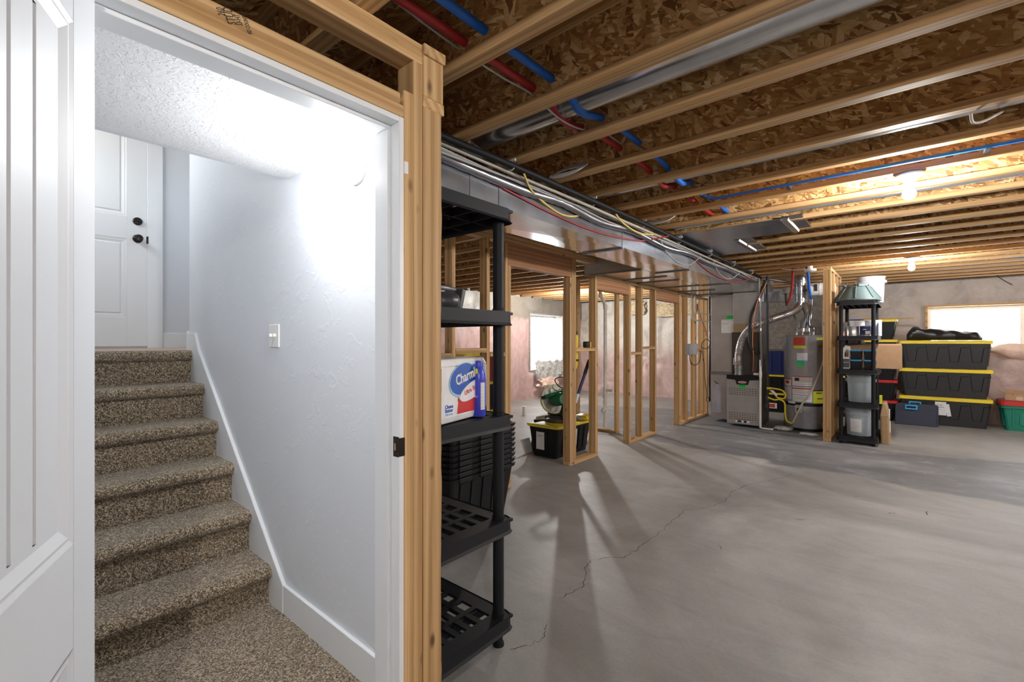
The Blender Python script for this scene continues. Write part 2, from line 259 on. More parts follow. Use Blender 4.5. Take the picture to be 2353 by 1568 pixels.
# ------------------------------------------------------------------ mesh builder
class MB:
    def __init__(s): s.v = []; s.f = []; s.sm = []; s.mi = []; s.cur = 0
    def add(s, vs, fs, smooth=False, M=None):
        o = len(s.v); s.v += [tuple(M @ Vector(p)) if M else tuple(p) for p in vs]
        for f in fs: s.f.append(tuple(i + o for i in f)); s.sm.append(smooth); s.mi.append(s.cur)
        return s
    def box(s, x0, x1, y0, y1, z0, z1, M=None):
        return s.add([(x0, y0, z0), (x1, y0, z0), (x1, y1, z0), (x0, y1, z0), (x0, y0, z1), (x1, y0, z1), (x1, y1, z1), (x0, y1, z1)],
                     [(0, 3, 2, 1), (4, 5, 6, 7), (0, 1, 5, 4), (1, 2, 6, 5), (2, 3, 7, 6), (3, 0, 4, 7)], False, M)
    def frustum(s, a, b, z0, z1, M=None, chamfer=0.0, cap0=True, cap1=True):
        def ring(r, z):
            x0, x1, y0, y1 = r; c = chamfer
            if c <= 0: return [(x0, y0, z), (x1, y0, z), (x1, y1, z), (x0, y1, z)]
            k = c * 0.3
            return [(x0 + c, y0, z), (x1 - c, y0, z), (x1 - k, y0 + k, z), (x1, y0 + c, z), (x1, y1 - c, z), (x1 - k, y1 - k, z), (x1 - c, y1, z), (x0 + c, y1, z), (x0 + k, y1 - k, z), (x0, y1 - c, z), (x0, y0 + c, z), (x0 + k, y0 + k, z)]
        A, B = ring(a, z0), ring(b, z1); n = len(A)
        fs = [(i, (i + 1) % n, n + (i + 1) % n, n + i) for i in range(n)]
        if cap0: fs.append(tuple(range(n - 1, -1, -1)))
        if cap1: fs.append(tuple(range(n, 2 * n)))
        return s.add(A + B, fs, False, M)
    def lathe(s, prof, c=(0, 0, 0), n=24, M=None, smooth=True, cap=True):
        vs = []; fs = []
        for r, z in prof:
            for i in range(n):
                a = 2 * math.pi * i / n; vs.append((c[0] + r * math.cos(a), c[1] + r * math.sin(a), c[2] + z))
        for j in range(len(prof) - 1):
            for i in range(n): fs.append((j * n + i, j * n + (i + 1) % n, (j + 1) * n + (i + 1) % n, (j + 1) * n + i))
        s.add(vs, fs, smooth, M)
        if cap:
            k = len(prof) - 1
            if prof[0][0] > 1e-5: s.add(vs[:n], [tuple(range(n - 1, -1, -1))], False, M)
            if prof[-1][0] > 1e-5: s.add(vs[k * n:], [tuple(range(n))], False, M)
        return s
    def tube(s, pts, r, n=10, smooth=True, cap=True, closed=False):
        P = [Vector(p) for p in pts]; m = len(P); rs = r if isinstance(r, (list, tuple)) else [r] * m
        vs = []; prev = None
        for i in range(m):
            a = P[i - 1] if (i > 0 or closed) else P[i]; b = P[(i + 1) % m] if (i < m - 1 or closed) else P[i]
            t = (b - a).normalized()
            if prev is None:
                u = t.orthogonal().normalized()
            else:
                u = prev - t * prev.dot(t)
                u = u.normalized() if u.length > 1e-6 else t.orthogonal().normalized()
            prev = u; q = t.cross(u)
            for k in range(n):
                an = 2 * math.pi * k / n; vs.append(tuple(P[i] + (u * math.cos(an) + q * math.sin(an)) * rs[i]))
        fs = []
        for i in range(m if closed else m - 1):
            j = (i + 1) % m
            for k in range(n): fs.append((i * n + k, i * n + (k + 1) % n, j * n + (k + 1) % n, j * n + k))
        s.add(vs, fs, smooth)
        if cap and not closed: s.add(vs[:n], [tuple(range(n - 1, -1, -1))]); s.add(vs[-n:], [tuple(range(n))])
        return s
    def prism(s, poly, a0, a1, axis='y', M=None):
        n = len(poly)
        def pt(p, a): return {'y': (p[0], a, p[1]), 'x': (a, p[0], p[1]), 'z': (p[0], p[1], a)}[axis]
        return s.add([pt(p, a0) for p in poly] + [pt(p, a1) for p in poly],
                     [tuple(range(n - 1, -1, -1)), tuple(range(n, 2 * n))] + [(i, (i + 1) % n, n + (i + 1) % n, n + i) for i in range(n)], False, M)
    def quad(s, *p, M=None): return s.add(list(p), [tuple(range(len(p)))], False, M)
    def build(s, name, mat, parent=None, bevel=0.0, loc=None, rotz=0.0, label=None, seg=2):
        off = Vector((0, 0, 0))
        if parent is not None:
            q = parent
            while q is not None: off += q.location; q = q.parent
        elif loc is not None: off = Vector(loc)
        if parent is not None and parent.get('_local') is not None: off = Vector((0, 0, 0))
        me = bpy.data.meshes.new(name); me.from_pydata([tuple(Vector(p) - off) for p in s.v], [], s.f)
        for m in (mat if isinstance(mat, (list, tuple)) else [mat]): me.materials.append(m)
        bm = bmesh.new(); bm.from_mesh(me); bmesh.ops.recalc_face_normals(bm, faces=bm.faces[:]); bm.to_mesh(me); bm.free()
        for p, sm, mi in zip(me.polygons, s.sm, s.mi): p.use_smooth = sm; p.material_index = mi
        if any(s.sm): me.set_sharp_from_angle(angle=R(38))
        o = bpy.data.objects.new(name, me); C.objects.link(o)
        if parent is not None: o.parent = parent
        elif loc is not None: o.location = off; o.rotation_euler = (0, 0, rotz)
        if bevel:
            b = o.modifiers.new('soft_edges', 'BEVEL'); b.width = bevel; b.segments = seg; b.limit_method = 'ANGLE'; b.angle_limit = R(40)
        if label: o['label'] = label
        return o
def tag(o, label, cat, group=None, kind='thing'):
    o['label'] = label; o['category'] = cat; o['kind'] = kind
    if group: o['group'] = group
    return o
def thing(name, label, cat, loc=(0, 0, 0), group=None):       # children are given in world coordinates
    o = bpy.data.objects.new(name, None); o.empty_display_size = 0.05; C.objects.link(o); o.location = loc
    return tag(o, label, cat, group)
def local_thing(name, label, cat, loc, rotz=0, group=None):   # children are given in the thing's own coordinates
    o = thing(name, label, cat, loc, group); o.rotation_euler = (0, 0, rotz); o['_local'] = 1; return o
def lp(mb, name, mat, t, **k):
    o = mb.build(name, mat, t, **k); o['_local'] = 1; return o
def struct(o): o['kind'] = 'structure'; return o
def BX(*a): return MB().box(*a)
def text(s, size, M, mat, parent, name='lettering', align='CENTER', ext=0.0004, local=True, bold=0.0):
    c = bpy.data.curves.new(name, 'FONT'); c.body = s; c.size = size; c.align_x = align; c.align_y = 'CENTER'; c.extrude = ext; c.offset = bold
    c.resolution_u = 2
    tmp = bpy.data.objects.new('tmp', c); C.objects.link(tmp); me = bpy.data.meshes.new_from_object(tmp); bpy.data.objects.remove(tmp); bpy.data.curves.remove(c)
    me.materials.clear(); me.materials.append(mat); o = bpy.data.objects.new(name, me); C.objects.link(o)
    o.parent = parent
    if not local:
        off = Vector((0, 0, 0)); q = parent
        while q is not None: off += q.location; q = q.parent
        M = Matrix.Translation(-off) @ M
    o.matrix_local = M; return o
def face_M(x, y, z, ang, tilt=0.0):   # text standing upright, its front turned to face direction ang (0 faces -y)
    return Matrix.Translation((x, y, z)) @ Matrix.Rotation(ang, 4, 'Z') @ Matrix.Rotation(R(90), 4, 'X') @ Matrix.Rotation(tilt, 4, 'Z')
def arc(p0, p1, p2, n=8):
    a, b, c = Vector(p0), Vector(p1), Vector(p2)
    return [tuple(a * (1 - t) ** 2 + b * 2 * t * (1 - t) + c * t * t) for t in [i / n for i in range(n + 1)]]
def spline(pts, n=6):
    P = [Vector(p) for p in pts]; P = [P[0]] + P + [P[-1]]; out = []
    for i in range(1, len(P) - 2):
        for k in range(n):
            t = k / n; a, b, c, d = P[i - 1], P[i], P[i + 1], P[i + 2]
            out.append(tuple(0.5 * ((2 * b) + (c - a) * t + (2 * a - 5 * b + 4 * c - d) * t * t + (3 * b - a - 3 * c + d) * t ** 3)))
    out.append(tuple(P[-2])); return out

# ------------------------------------------------------------------ floor
def seg_d(p, a, b):
    ax, ay = a; bx, by = b; dx, dy = bx - ax, by - ay
    t = max(0, min(1, ((p[0] - ax) * dx + (p[1] - ay) * dy) / (dx * dx + dy * dy + 1e-9)))
    return math.hypot(p[0] - ax - t * dx, p[1] - ay - t * dy)
def inside(p, poly):
    c = False; j = len(poly) - 1
    for i in range(len(poly)):
        if (poly[i][1] > p[1]) != (poly[j][1] > p[1]) and p[0] < (poly[j][0] - poly[i][0]) * (p[1] - poly[i][1]) / (poly[j][1] - poly[i][1]) + poly[i][0]: c = not c
        j = i
    return c
def mask(p, poly, soft):
    d = min(seg_d(p, poly[i], poly[i - 1]) for i in range(len(poly)))
    d = d if inside(p, poly) else -d
    return max(0.0, min(1.0, 0.5 + d / soft))
damp_poly = [(-2.62, 6.05), (-2.2, 5.81), (-1.66, 5.82), (-1.25, 5.76), (-1.13, 5.55), (-0.75, 5.66), (-0.34, 5.69), (-0.04, 5.49), (0.26, 5.55), (0.71, 5.47), (2.6, 5.2), (4.5, 5.0), (4.5, 7.4), (0.98, 7.47), (0.62, 7.35), (0.5, 7.19), (0.34, 7.24), (-0.26, 7.2), (-0.9, 7.45), (-1.1, 8.8), (-2.2, 9.0), (-2.5, 8.6), (-3.5, 8.9), (-5.2, 8.3), (-5.0, 6.6), (-3.6, 5.7)]
chalk_poly = [(-1.9, 6.6), (-1.0, 6.35), (0.2, 6.2), (1.2, 6.1), (1.0, 6.5), (0.0, 6.65), (-1.0, 6.9), (-1.8, 7.0)]
pale_poly = [(-0.5, 7.9), (0.6, 7.75), (2.0, 7.6), (4.0, 7.6), (4.0, 9.2), (0.2, 9.0)]
fine = MB(); NX, NY, x0, y0, dx = 280, 342, -6.7, -3.0, 0.04
vs = [(x0 + i * dx, y0 + j * dx, 0.0) for j in range(NY + 1) for i in range(NX + 1)]
fs = [(j * (NX + 1) + i, j * (NX + 1) + i + 1, (j + 1) * (NX + 1) + i + 1, (j + 1) * (NX + 1) + i) for j in range(NY) for i in range(NX)]
fine.add(vs, fs)
nfl = len(vs); fine.cur = 1
def crack_strip(pts, wd):
    P = []
    for a, b in zip(pts[:-1], pts[1:]):
        for k in range(6):
            t = k / 6; P.append((a[0] + (b[0] - a[0]) * t + random.uniform(-.012, .012), a[1] + (b[1] - a[1]) * t + random.uniform(-.012, .012)))
    P.append(pts[-1]); V = []; F = []
    for i, p in enumerate(P):
        q = P[min(i + 1, len(P) - 1)]; o = P[max(i - 1, 0)]; t = Vector((q[0] - o[0], q[1] - o[1])).normalized(); h = wd * random.uniform(0.25, 1) / 2
        V += [(p[0] - t.y * h, p[1] + t.x * h, 0.0007), (p[0] + t.y * h, p[1] - t.x * h, 0.0007)]
    for i in range(len(P) - 1): F.append((2 * i, 2 * i + 1, 2 * i + 3, 2 * i + 2))
    fine.add(V, F)
crack_strip([(-1.36, 1.98), (-1.336, 2.065), (-1.344, 2.19), (-1.441, 2.373), (-1.457, 2.451), (-1.327, 2.60), (-1.308, 2.715), (-1.30, 2.89), (-1.304, 3.12), (-1.314, 3.43), (-1.334, 3.62), (-1.204, 3.80), (-1.143, 4.086), (-1.173, 4.36), (-1.095, 4.72), (-0.976, 4.96), (-0.846, 5.41)], 0.005)
crack_strip([(-1.30, 1.50), (-1.25, 1.60), (-1.24, 1.68), (-1.28, 1.75)], 0.004)
for px, py in ((-0.62, 4.0), (-0.1, 4.6), (-0.9, 3.1), (-0.35, 4.9), (0.12, 4.75)):
    a = random.uniform(0, 3); crack_strip([(px, py), (px + .04 * math.cos(a), py + .09 * math.sin(a))], 0.008)
floor = struct(fine.build('floor', [concrete, crack_m]))
A1 = floor.data.attributes.new('damp', 'FLOAT', 'POINT'); A2 = floor.data.attributes.new('chalk', 'FLOAT', 'POINT')
for i, v in enumerate(floor.data.vertices):
    p = (v.co.x + 0.10 * noise.noise(Vector((v.co.x * 3, v.co.y * 3, 0))), v.co.y + 0.10 * noise.noise(Vector((v.co.x * 3, v.co.y * 3, 5))))
    A1.data[i].value = mask(p, damp_poly, 0.05)
    nz = 0.5 + 0.9 * noise.noise(Vector((v.co.x * 1.4, v.co.y * 4.5, 2)))
    A2.data[i].value = max(0, min(1, max(0.5 * mask(p, chalk_poly, 0.7) * nz, 0.35 * mask(p, pale_poly, 0.8))))

# ------------------------------------------------------------------ room shell
def insul_wall(name, mat, u0, u1, z0, z1, fn, hole=None, step=0.055, puff=0.05, seedv=0.0):
    """a puffy blanket wall; fn(u, z, d) -> world point, d = how far it bulges into the room"""
    mb = MB(); nu = int((u1 - u0) / step); nz = int((z1 - z0) / step); V = []
    us = [u0 + (u1 - u0) * i / nu for i in range(nu + 1)]; zs = [z0 + (z1 - z0) * j / nz for j in range(nz + 1)]
    if hole:
        for arr, a, b in ((us, hole[0], hole[1]), (zs, hole[2], hole[3])):
            for e in (a, b):
                if arr[0] < e < arr[-1]: k = min(range(1, len(arr) - 1), key=lambda i: abs(arr[i] - e)); arr[k] = e
    pins = [(u0 + (k + .5) * 1.22, 0.35 + 0.55 * ((k * 37) % 3)) for k in range(int((u1 - u0) / 1.22) + 1)]
    for z in zs:
        for u in us:
            d = puff * (0.55 + 0.45 * math.cos((u - u0) * 2 * math.pi / 1.22 + math.pi))
            d += puff * 0.8 * noise.noise(Vector((u * 1.6, z * 1.1, seedv))) + puff * 0.35 * noise.noise(Vector((u * 7, z * 2.5, seedv + 3)))
            for pu, pz in pins:
                rr = math.hypot(u - pu, z - pz)
                if rr < 0.5:
                    an = math.atan2(z - pz, u - pu); k = 1 - rr / 0.5
                    d += puff * (-0.9 * k * k + 0.45 * k * math.sin(an * 9 + pu))
            if hole and hole[0] - 0.09 < u < hole[1] + 0.09 and hole[2] - 0.09 < z < hole[3] + 0.09: d *= 0.15
            V.append(fn(u, z, max(d, 0.002)))
    F = []
    for j in range(nz):
        for i in range(nu):
            uc, zc = (us[i] + us[i + 1]) / 2, (zs[j] + zs[j + 1]) / 2
            if hole and hole[0] < uc < hole[1] and hole[2] < zc < hole[3]: continue
            F.append((j * (nu + 1) + i, j * (nu + 1) + i + 1, (j + 1) * (nu + 1) + i + 1, (j + 1) * (nu + 1) + i))
    mb.add(V, F, True)
    return mb
WR = (0.270, 2.50, 1.225, 1.905)      # right window in the back wall: x0 x1 z0 z1
WLft = (8.36, 9.66, 0.66, 1.948)      # left window: y0 y1 z0 z1
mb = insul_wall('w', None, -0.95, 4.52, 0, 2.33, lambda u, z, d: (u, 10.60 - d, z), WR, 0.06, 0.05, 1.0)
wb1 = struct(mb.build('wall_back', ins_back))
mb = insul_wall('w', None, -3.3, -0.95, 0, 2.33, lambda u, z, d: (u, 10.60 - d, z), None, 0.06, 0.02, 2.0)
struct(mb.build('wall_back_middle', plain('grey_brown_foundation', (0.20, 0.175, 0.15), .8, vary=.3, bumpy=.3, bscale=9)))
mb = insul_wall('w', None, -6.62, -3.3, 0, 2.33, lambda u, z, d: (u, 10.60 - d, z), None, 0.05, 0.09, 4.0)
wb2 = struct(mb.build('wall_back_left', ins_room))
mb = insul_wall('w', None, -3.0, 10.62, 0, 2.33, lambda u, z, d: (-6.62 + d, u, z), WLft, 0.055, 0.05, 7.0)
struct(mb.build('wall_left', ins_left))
conc_wall = plain('poured_concrete_wall', (0.34, 0.315, 0.28), 0.7, vary=0.2, bumpy=0.2, bscale=12)
def wall_cut(name, mat, boxes):
    mb = MB()
    for b in boxes: mb.box(*b)
    return struct(mb.build(name, mat))
x0, x1, z0, z1 = WR
wall_cut('wall_back_concrete', conc_wall, [(-6.9, x0 - .03, 10.63, 10.9, 0, 2.7), (x1 + .03, 4.8, 10.63, 10.9, 0, 2.7), (x0 - .03, x1 + .03, 10.63, 10.9, 0, z0 - .03), (x0 - .03, x1 + .03, 10.63, 10.9, z1 + .03, 2.7)])
y0, y1, z0, z1 = WLft
wall_cut('wall_left_concrete', conc_wall, [(-6.9, -6.66, -3.2, y0 - .03, 0, 2.7), (-6.9, -6.66, y1 + .03, 10.63, 0, 2.7), (-6.9, -6.66, y0 - .03, y1 + .03, 0, z0 - .03), (-6.9, -6.66, y0 - .03, y1 + .03, z1 + .03, 2.7)])
struct(BX(4.52, 4.7, -3.2, 10.9, 0, 2.7).build('wall_right', ins_back))
struct(BX(-6.9, 4.7, -3.2, -3.0, 0, 2.7).build('wall_front', ins_back))
struct(BX(-6.66, -1.30, -0.12, -0.10, -0.01, 2.6).build('wall_stair_left_back', ins_back))
struct(BX(-1.329, -1.245, -3.0, -0.302, 0, 2.33).build('wall_beside_door', plain('grey_drywall', (.55, .54, .52), .7)))
struct(BX(-1.329, -1.245, -0.300, 0.067, 0, 2.055).build('wall_beside_jamb', plain('grey_drywall', (.55, .54, .52), .7)))
# subfloor above, with the stair opening left clear
wall_cut('ceiling', osb_deck, [(-3.72, 4.7, 1.10, 10.9, 2.635, 2.66), (-6.9, -3.72, 1.5, 10.9, 2.635, 2.66), (-2.24, 4.7, -3.2, 1.10, 2.635, 2.66), (-6.9, -5.1, -3.2, 1.10, 2.635, 2.66), (-5.1, -2.24, -3.2, -0.1, 2.635, 2.66)])

# ------------------------------------------------------------------ windows
def window_right():
    x0, x1, z0, z1 = WR; mb = MB()
    for b in ((x0 - .03, x0, 10.53, 10.82, z0 - .03, z1 + .03), (x1, x1 + .03, 10.53, 10.82, z0 - .03, z1 + .03), (x0, x1, 10.53, 10.82, z1, z1 + .03), (x0, x1, 10.53, 10.82, z0 - .03, z0)): mb.box(*b)
    f = struct(mb.build('window_1', wood_x))
    m2 = MB()
    for b in ((x0, x0 + .05, 10.75, 10.8, z0, z1), (x1 - .05, x1, 10.75, 10.8, z0, z1), (x0 + .05, x1 - .05, 10.75, 10.8, z1 - .05, z1), (x0 + .05, x1 - .05, 10.75, 10.8, z0, z0 + .05), ((x0 + x1) / 2 - .025, (x0 + x1) / 2 + .025, 10.75, 10.8, z0 + .05, z1 - .05)): m2.box(*b)
    q = m2.build('sash', white_p, f, 0.004)
    BX(x0 + .05, x1 - .05, 10.772, 10.778, z0 + .05, z1 - .05).build('glass_pane', glass, q)
window_right()
def window_left():
    y0, y1, z0, z1 = WLft; mb = MB()
    for b in ((-6.9, -6.58, y0 - .03, y0, z0 - .03, z1 + .03), (-6.9, -6.58, y1, y1 + .03, z0 - .03, z1 + .03), (-6.9, -6.58, y0, y1, z1, z1 + .03), (-6.9, -6.58, y0, y1, z0 - .03, z0)): mb.box(*b)
    f = struct(mb.build('window_2', conc_wall)); m2 = MB()
    for b in ((-6.88, -6.83, y0, y0 + .05, z0, z1), (-6.88, -6.83, y1 - .05, y1, z0, z1), (-6.88, -6.83, y0 + .05, y1 - .05, z1 - .05, z1), (-6.88, -6.83, y0 + .05, y1 - .05, z0, z0 + .05), (-6.88, -6.83, (y0 + y1) / 2 - .025, (y0 + y1) / 2 + .025, z0 + .05, z1 - .05)): m2.box(*b)
    q = m2.build('sash', white_p, f, 0.004)
    BX(-6.858, -6.852, y0 + .05, y1 - .05, z0 + .05, z1 - .05).build('glass_pane', glass, q)
window_left()
def lump(name, mat, boxc, size, label, cat, seedv, group=None, rough=0.35, n=18):
    """a crumpled soft mass"""
    mb = MB(); V = []; F = []
    for j in range(n + 1):
        th = math.pi * j / n
        for i in range(2 * n):
            ph = math.pi * i / n; d = Vector((math.sin(th) * math.cos(ph), math.sin(th) * math.sin(ph), math.cos(th)))
            e = Vector([math.copysign(abs(c) ** 0.6, c) for c in d])
            k = 1 + rough * (noise.noise(d * 2.3 + Vector((seedv, 0, 0))) + 0.5 * noise.noise(d * 6 + Vector((seedv, 3, 0))))
            V.append((boxc[0] + e.x * size[0] * k, boxc[1] + e.y * size[1] * k, boxc[2] + max(e.z * size[2] * k, -size[2])))
    for j in range(n):
        for i in range(2 * n): F.append((j * 2 * n + i, j * 2 * n + (i + 1) % (2 * n), (j + 1) * 2 * n + (i + 1) % (2 * n), (j + 1) * 2 * n + i))
    mb.add(V, F, True)
    o = mb.build(name, mat, loc=(boxc[0], boxc[1], boxc[2] - size[2])); tag(o, label, cat, group); return o

# ------------------------------------------------------------------ joists overhead
ORD = ['', 'first', 'second', 'third', 'fourth', 'fifth', 'sixth', 'seventh', 'eighth', 'ninth', 'tenth', 'eleventh', 'twelfth', 'thirteenth', 'fourteenth', 'fifteenth', 'sixteenth', 'seventeenth', 'eighteenth', 'nineteenth', 'twentieth', 'twenty-first', 'twenty-second', 'twenty-third']
JY = lambda k: 1.205 + 0.4064 * k - 0.029      # centre line of joist k
for k in range(-3, 23):
    y = JY(k); xa, xb = (-6.6, 4.5) if k >= 1 else ((-3.6, 4.5) if k == 0 else (-2.2, 4.5))
    if k < -1: xa = -1.35
    lab = {-1: 'engineered wood joist above the stair door header, nearest the doorway', -2: 'engineered wood joist overhead just behind the stair door header', -3: 'engineered wood joist overhead furthest toward the open door leaf'}.get(k)
    if lab is None: lab = 'engineered wood joist overhead with a strand-board web, %s back from the bare door post' % ORD[k + 1] if k < 22 else 'engineered wood joist overhead tight against the back wall'
    t = thing('ceiling_joist', lab, 'joist', (xa, y, 2.33), 'engineered wood joists under the floor above')
    BX(xa, xb, y - .029, y + .029, 2.33, 2.368).build('bottom_flange', flange_x, t, 0.003, seg=1)
    BX(xa, xb, y - .005, y + .005, 2.368, 2.597).build('web', osb, t)
    BX(xa, xb, y - .029, y + .029, 2.597, 2.635).build('top_flange', flange_x, t)

# ------------------------------------------------------------------ stairwell
wall_cut('wall_stair_right', wall_paint, [(-3.80, -1.30, 0.985, 1.075, -0.005, 2.14), (-3.80, -2.24, 0.985, 1.075, 2.14, 3.7)])
struct(BX(-4.95, -1.30, -0.10, 0.02, -0.005, 1.9).build('wall_stair_left', wall_paint))
wall_cut('wall_landing_left', wall_paint, [(-4.95, -4.85, -0.10, 0.02, 1.9, 3.7), (-3.75, -2.2, -0.10, 0.02, 1.9, 3.7), (-4.85, -3.75, -0.10, 0.02, 3.3, 3.7), (-4.85, -3.75, -0.10, 0.02, 1.9, 2.2)])  # gap left for an added, unseen opening that brings daylight to the landing
struct(BX(-4.95, -4.88, -0.1, 1.5, 1.26, 3.7).build('wall_landing_back', wall_paint))
struct(BX(-4.95, -3.7, 1.42, 1.5, 1.26, 3.7).build('wall_landing_end', wall_paint))
struct(BX(-3.80, -3.72, 1.075, 1.5, 1.26, 3.7).build('wall_landing_right', wall_paint))
struct(BX(-2.24, -1.30, 0.02, 0.985, 2.11, 2.14).build('ceiling_stair', ceil_paint))
struct(BX(-2.27, -2.24, 0.02, 0.985, 2.11, 3.7).build('wall_stair_header', wall_paint))
struct(BX(-4.95, -2.24, -0.1, 1.5, 3.7, 3.75).build('ceiling_landing', ceil_paint))
floor_st = struct(BX(-2.46, -1.26, 0.02, 0.985, 0.0, 0.022).build('floor_stair', carpet, None, 0.006))
struct(BX(-4.88, -3.72, 0.02, 1.42, 1.20, 1.268).build('floor_landing', plain('pale_wood_threshold', (0.50, 0.36, 0.26), 0.5)))
st = thing('carpeted_stairs', 'flight of six steps wrapped in brown flecked carpet behind the open white door', 'stairs', (-2.44, 0.5, 0))
RISE, RUN = 0.211, 0.255
for k in range(6):
    xn = -2.395 - RUN * k; zt = RISE * (k + 1); mb = MB()
    back = xn - RUN - 0.03
    prof = [(back, zt - RISE - 0.05 if k else 0.0), (xn - .035, zt - RISE - 0.02 if k else 0.0), (xn - .035, zt - .068)]
    for a in range(7):
        an = R(-90 + a * 30); prof.append((xn - .032 + .036 * math.cos(an), zt - .034 + .034 * math.sin(an)))
    prof.append((back, zt))
    mb.prism(prof, 0.022, 0.968, 'y')
    o = mb.build('step', carpet, st, 0.006)
    o.data.set_sharp_from_angle(angle=R(60))
    for p in o.data.polygons: p.use_smooth = len(p.vertices) == 4
# skirt board beside the steps, baseboards
sk = MB(); sk.prism([(-2.275, 0.0), (-2.275, 0.155), (-3.555, 1.262 + 0.012), (-3.63, 1.385), (-3.80, 1.385), (-3.80, 1.0), (-2.45, 0.0)], 0.967, 0.986, 'y'); struct(sk.build('trim_1', trim_paint, None, 0.004))
struct(BX(-2.275, -1.37, 0.97, 0.986, 0.0, 0.155).build('baseboard_right', trim_paint, None, 0.003))
mb = MB().box(-4.881, -4.866, 1.066, 1.42, 1.268, 1.40).box(-3.815, -3.80, 0.97, 1.09, 1.268, 1.40); struct(mb.build('baseboard_landing', trim_paint, None, 0.003))
struct(BX(-4.885, -4.86, 0.958, 1.066, 1.268, 3.6).build('trim_2', trim_paint, None, 0.003))

def panel_door(o_name, W, Hh, T, panels, grooves, ring=0.045, deep=0.009, raised=0.0):
    """door leaf in its own frame: x along the width, z up, front face at y=0 looking to -y"""
    mb = MB(); u0, u1 = panels[0][0], panels[0][1]
    mb.box(0, W, 0.004 + deep, T, 0, Hh)
    mb.box(0, u0, 0, 0.006 + deep, 0, Hh); mb.box(u1, W, 0, 0.006 + deep, 0, Hh)
    zs = [0] + sum([[p[2], p[3]] for p in panels], []) + [Hh]
    for i in range(0, len(zs), 2): mb.box(u0, u1, 0, 0.006 + deep, zs[i], zs[i + 1])
    for (a, b, c, d) in panels:
        prof = [(0.0, 0.0), (0.010, 0.003), (0.016, 0.0025), (0.036, deep), (ring, deep - raised)]
        for (s0, d0), (s1, d1) in zip(prof[:-1], prof[1:]):
            A = [(a + s0, d0, c + s0), (b - s0, d0, c + s0), (b - s0, d0, d - s0), (a + s0, d0, d - s0)]
            B = [(a + s1, d1, c + s1), (b - s1, d1, c + s1), (b - s1, d1, d - s1), (a + s1, d1, d - s1)]
            mb.add(A + B, [(i, (i + 1) % 4, 4 + (i + 1) % 4, 4 + i) for i in range(4)])
        fa, fb, fc, fd = a + ring, b - ring, c + ring, d - ring; f = deep - raised
        us = [fa]
        for g in grooves:
            if fa + .02 < g < fb - .02: us += [g - .006, g, g + .006]
        us.append(fb)
        for i in range(len(us) - 1):
            ga = f + (0.004 if (i % 3 == 2 and False) else 0)
            d0 = f + (0.006 if (i > 0 and (i % 3) == 2) else 0); d1 = f + (0.006 if ((i + 1) % 3 == 2 and i + 1 < len(us) - 1) else 0)
            mb.quad((us[i], d0, fc), (us[i + 1], d1, fc), (us[i + 1], d1, fd), (us[i], d0, fd))
    return mb
# open leaf: hinged on the left jamb, swung into the basement
gr = [0.121 - .017 + .045 + 0.0745 * i for i in range(1, 7)]
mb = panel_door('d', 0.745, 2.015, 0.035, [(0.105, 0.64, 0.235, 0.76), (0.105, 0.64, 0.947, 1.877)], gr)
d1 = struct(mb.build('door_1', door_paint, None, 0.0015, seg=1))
hx, hy = -1.24 + .017 * math.cos(R(23.1)), 0.165 - .017 * math.sin(R(23.1))
# leaf local +x runs from hinge to free edge; its local front (-y) must look toward the doorway side
d1.matrix_world = Matrix.Translation((hx, hy, 0.022)) @ Matrix.Rotation(R(-23.1), 4, 'Z') @ Matrix.Scale(-1, 4, (0, 1, 0))
for q in ((1.75), (1.0), (0.25)):
    h = MB().lathe([(0.007, 0), (0.007, 0.09)], (hx - .004, hy - .040, q), 10).build('hinge', steel, None)
    h.parent = d1; h.matrix_parent_inverse = d1.matrix_world.inverted()
# landing door
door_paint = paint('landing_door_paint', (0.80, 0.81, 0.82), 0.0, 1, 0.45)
mb = panel_door('d', 0.82, 2.03, 0.04, [(0.134, 0.69, 0.235, 0.885), (0.134, 0.69, 1.066, 1.90)], [], 0.045, 0.009, 0.006)
d2 = struct(mb.build('door_2', door_paint, None, 0.0015, seg=1))
d2.matrix_world = Matrix.Translation((-4.862, 0.958, 1.285)) @ Matrix.Rotation(R(90), 4, 'Z') @ Matrix.Scale(-1, 4, (1, 0, 0))
def on_d2(o): o.parent = d2; o.matrix_parent_inverse = d2.matrix_world.inverted(); return o
MX = lambda x, y, z: Matrix.Translation((x, y, z)) @ Matrix.Rotation(R(90), 4, 'Y')
on_d2(MB().lathe([(0.034, 0), (0.034, .006), (0.022, .012), (0.016, .03), (0.026, .04), (0.029, .055), (0.022, .066), (0, .069)], M=MX(-4.862, 0.894, 2.18), n=24).build('door_knob', bronze))
m = MB().lathe([(0.033, 0), (0.031, .012), (0.024, .016), (0, .017)], M=MX(-4.862, 0.894, 2.325), n=24); m.box(-4.85, -4.828, 0.876, 0.912, 2.320, 2.330)
on_d2(m.build('deadbolt', bronze)); on_d2(BX(-4.866, -4.858, 0.952, 0.966, 2.15, 2.21).build('latch_plate', bronze))

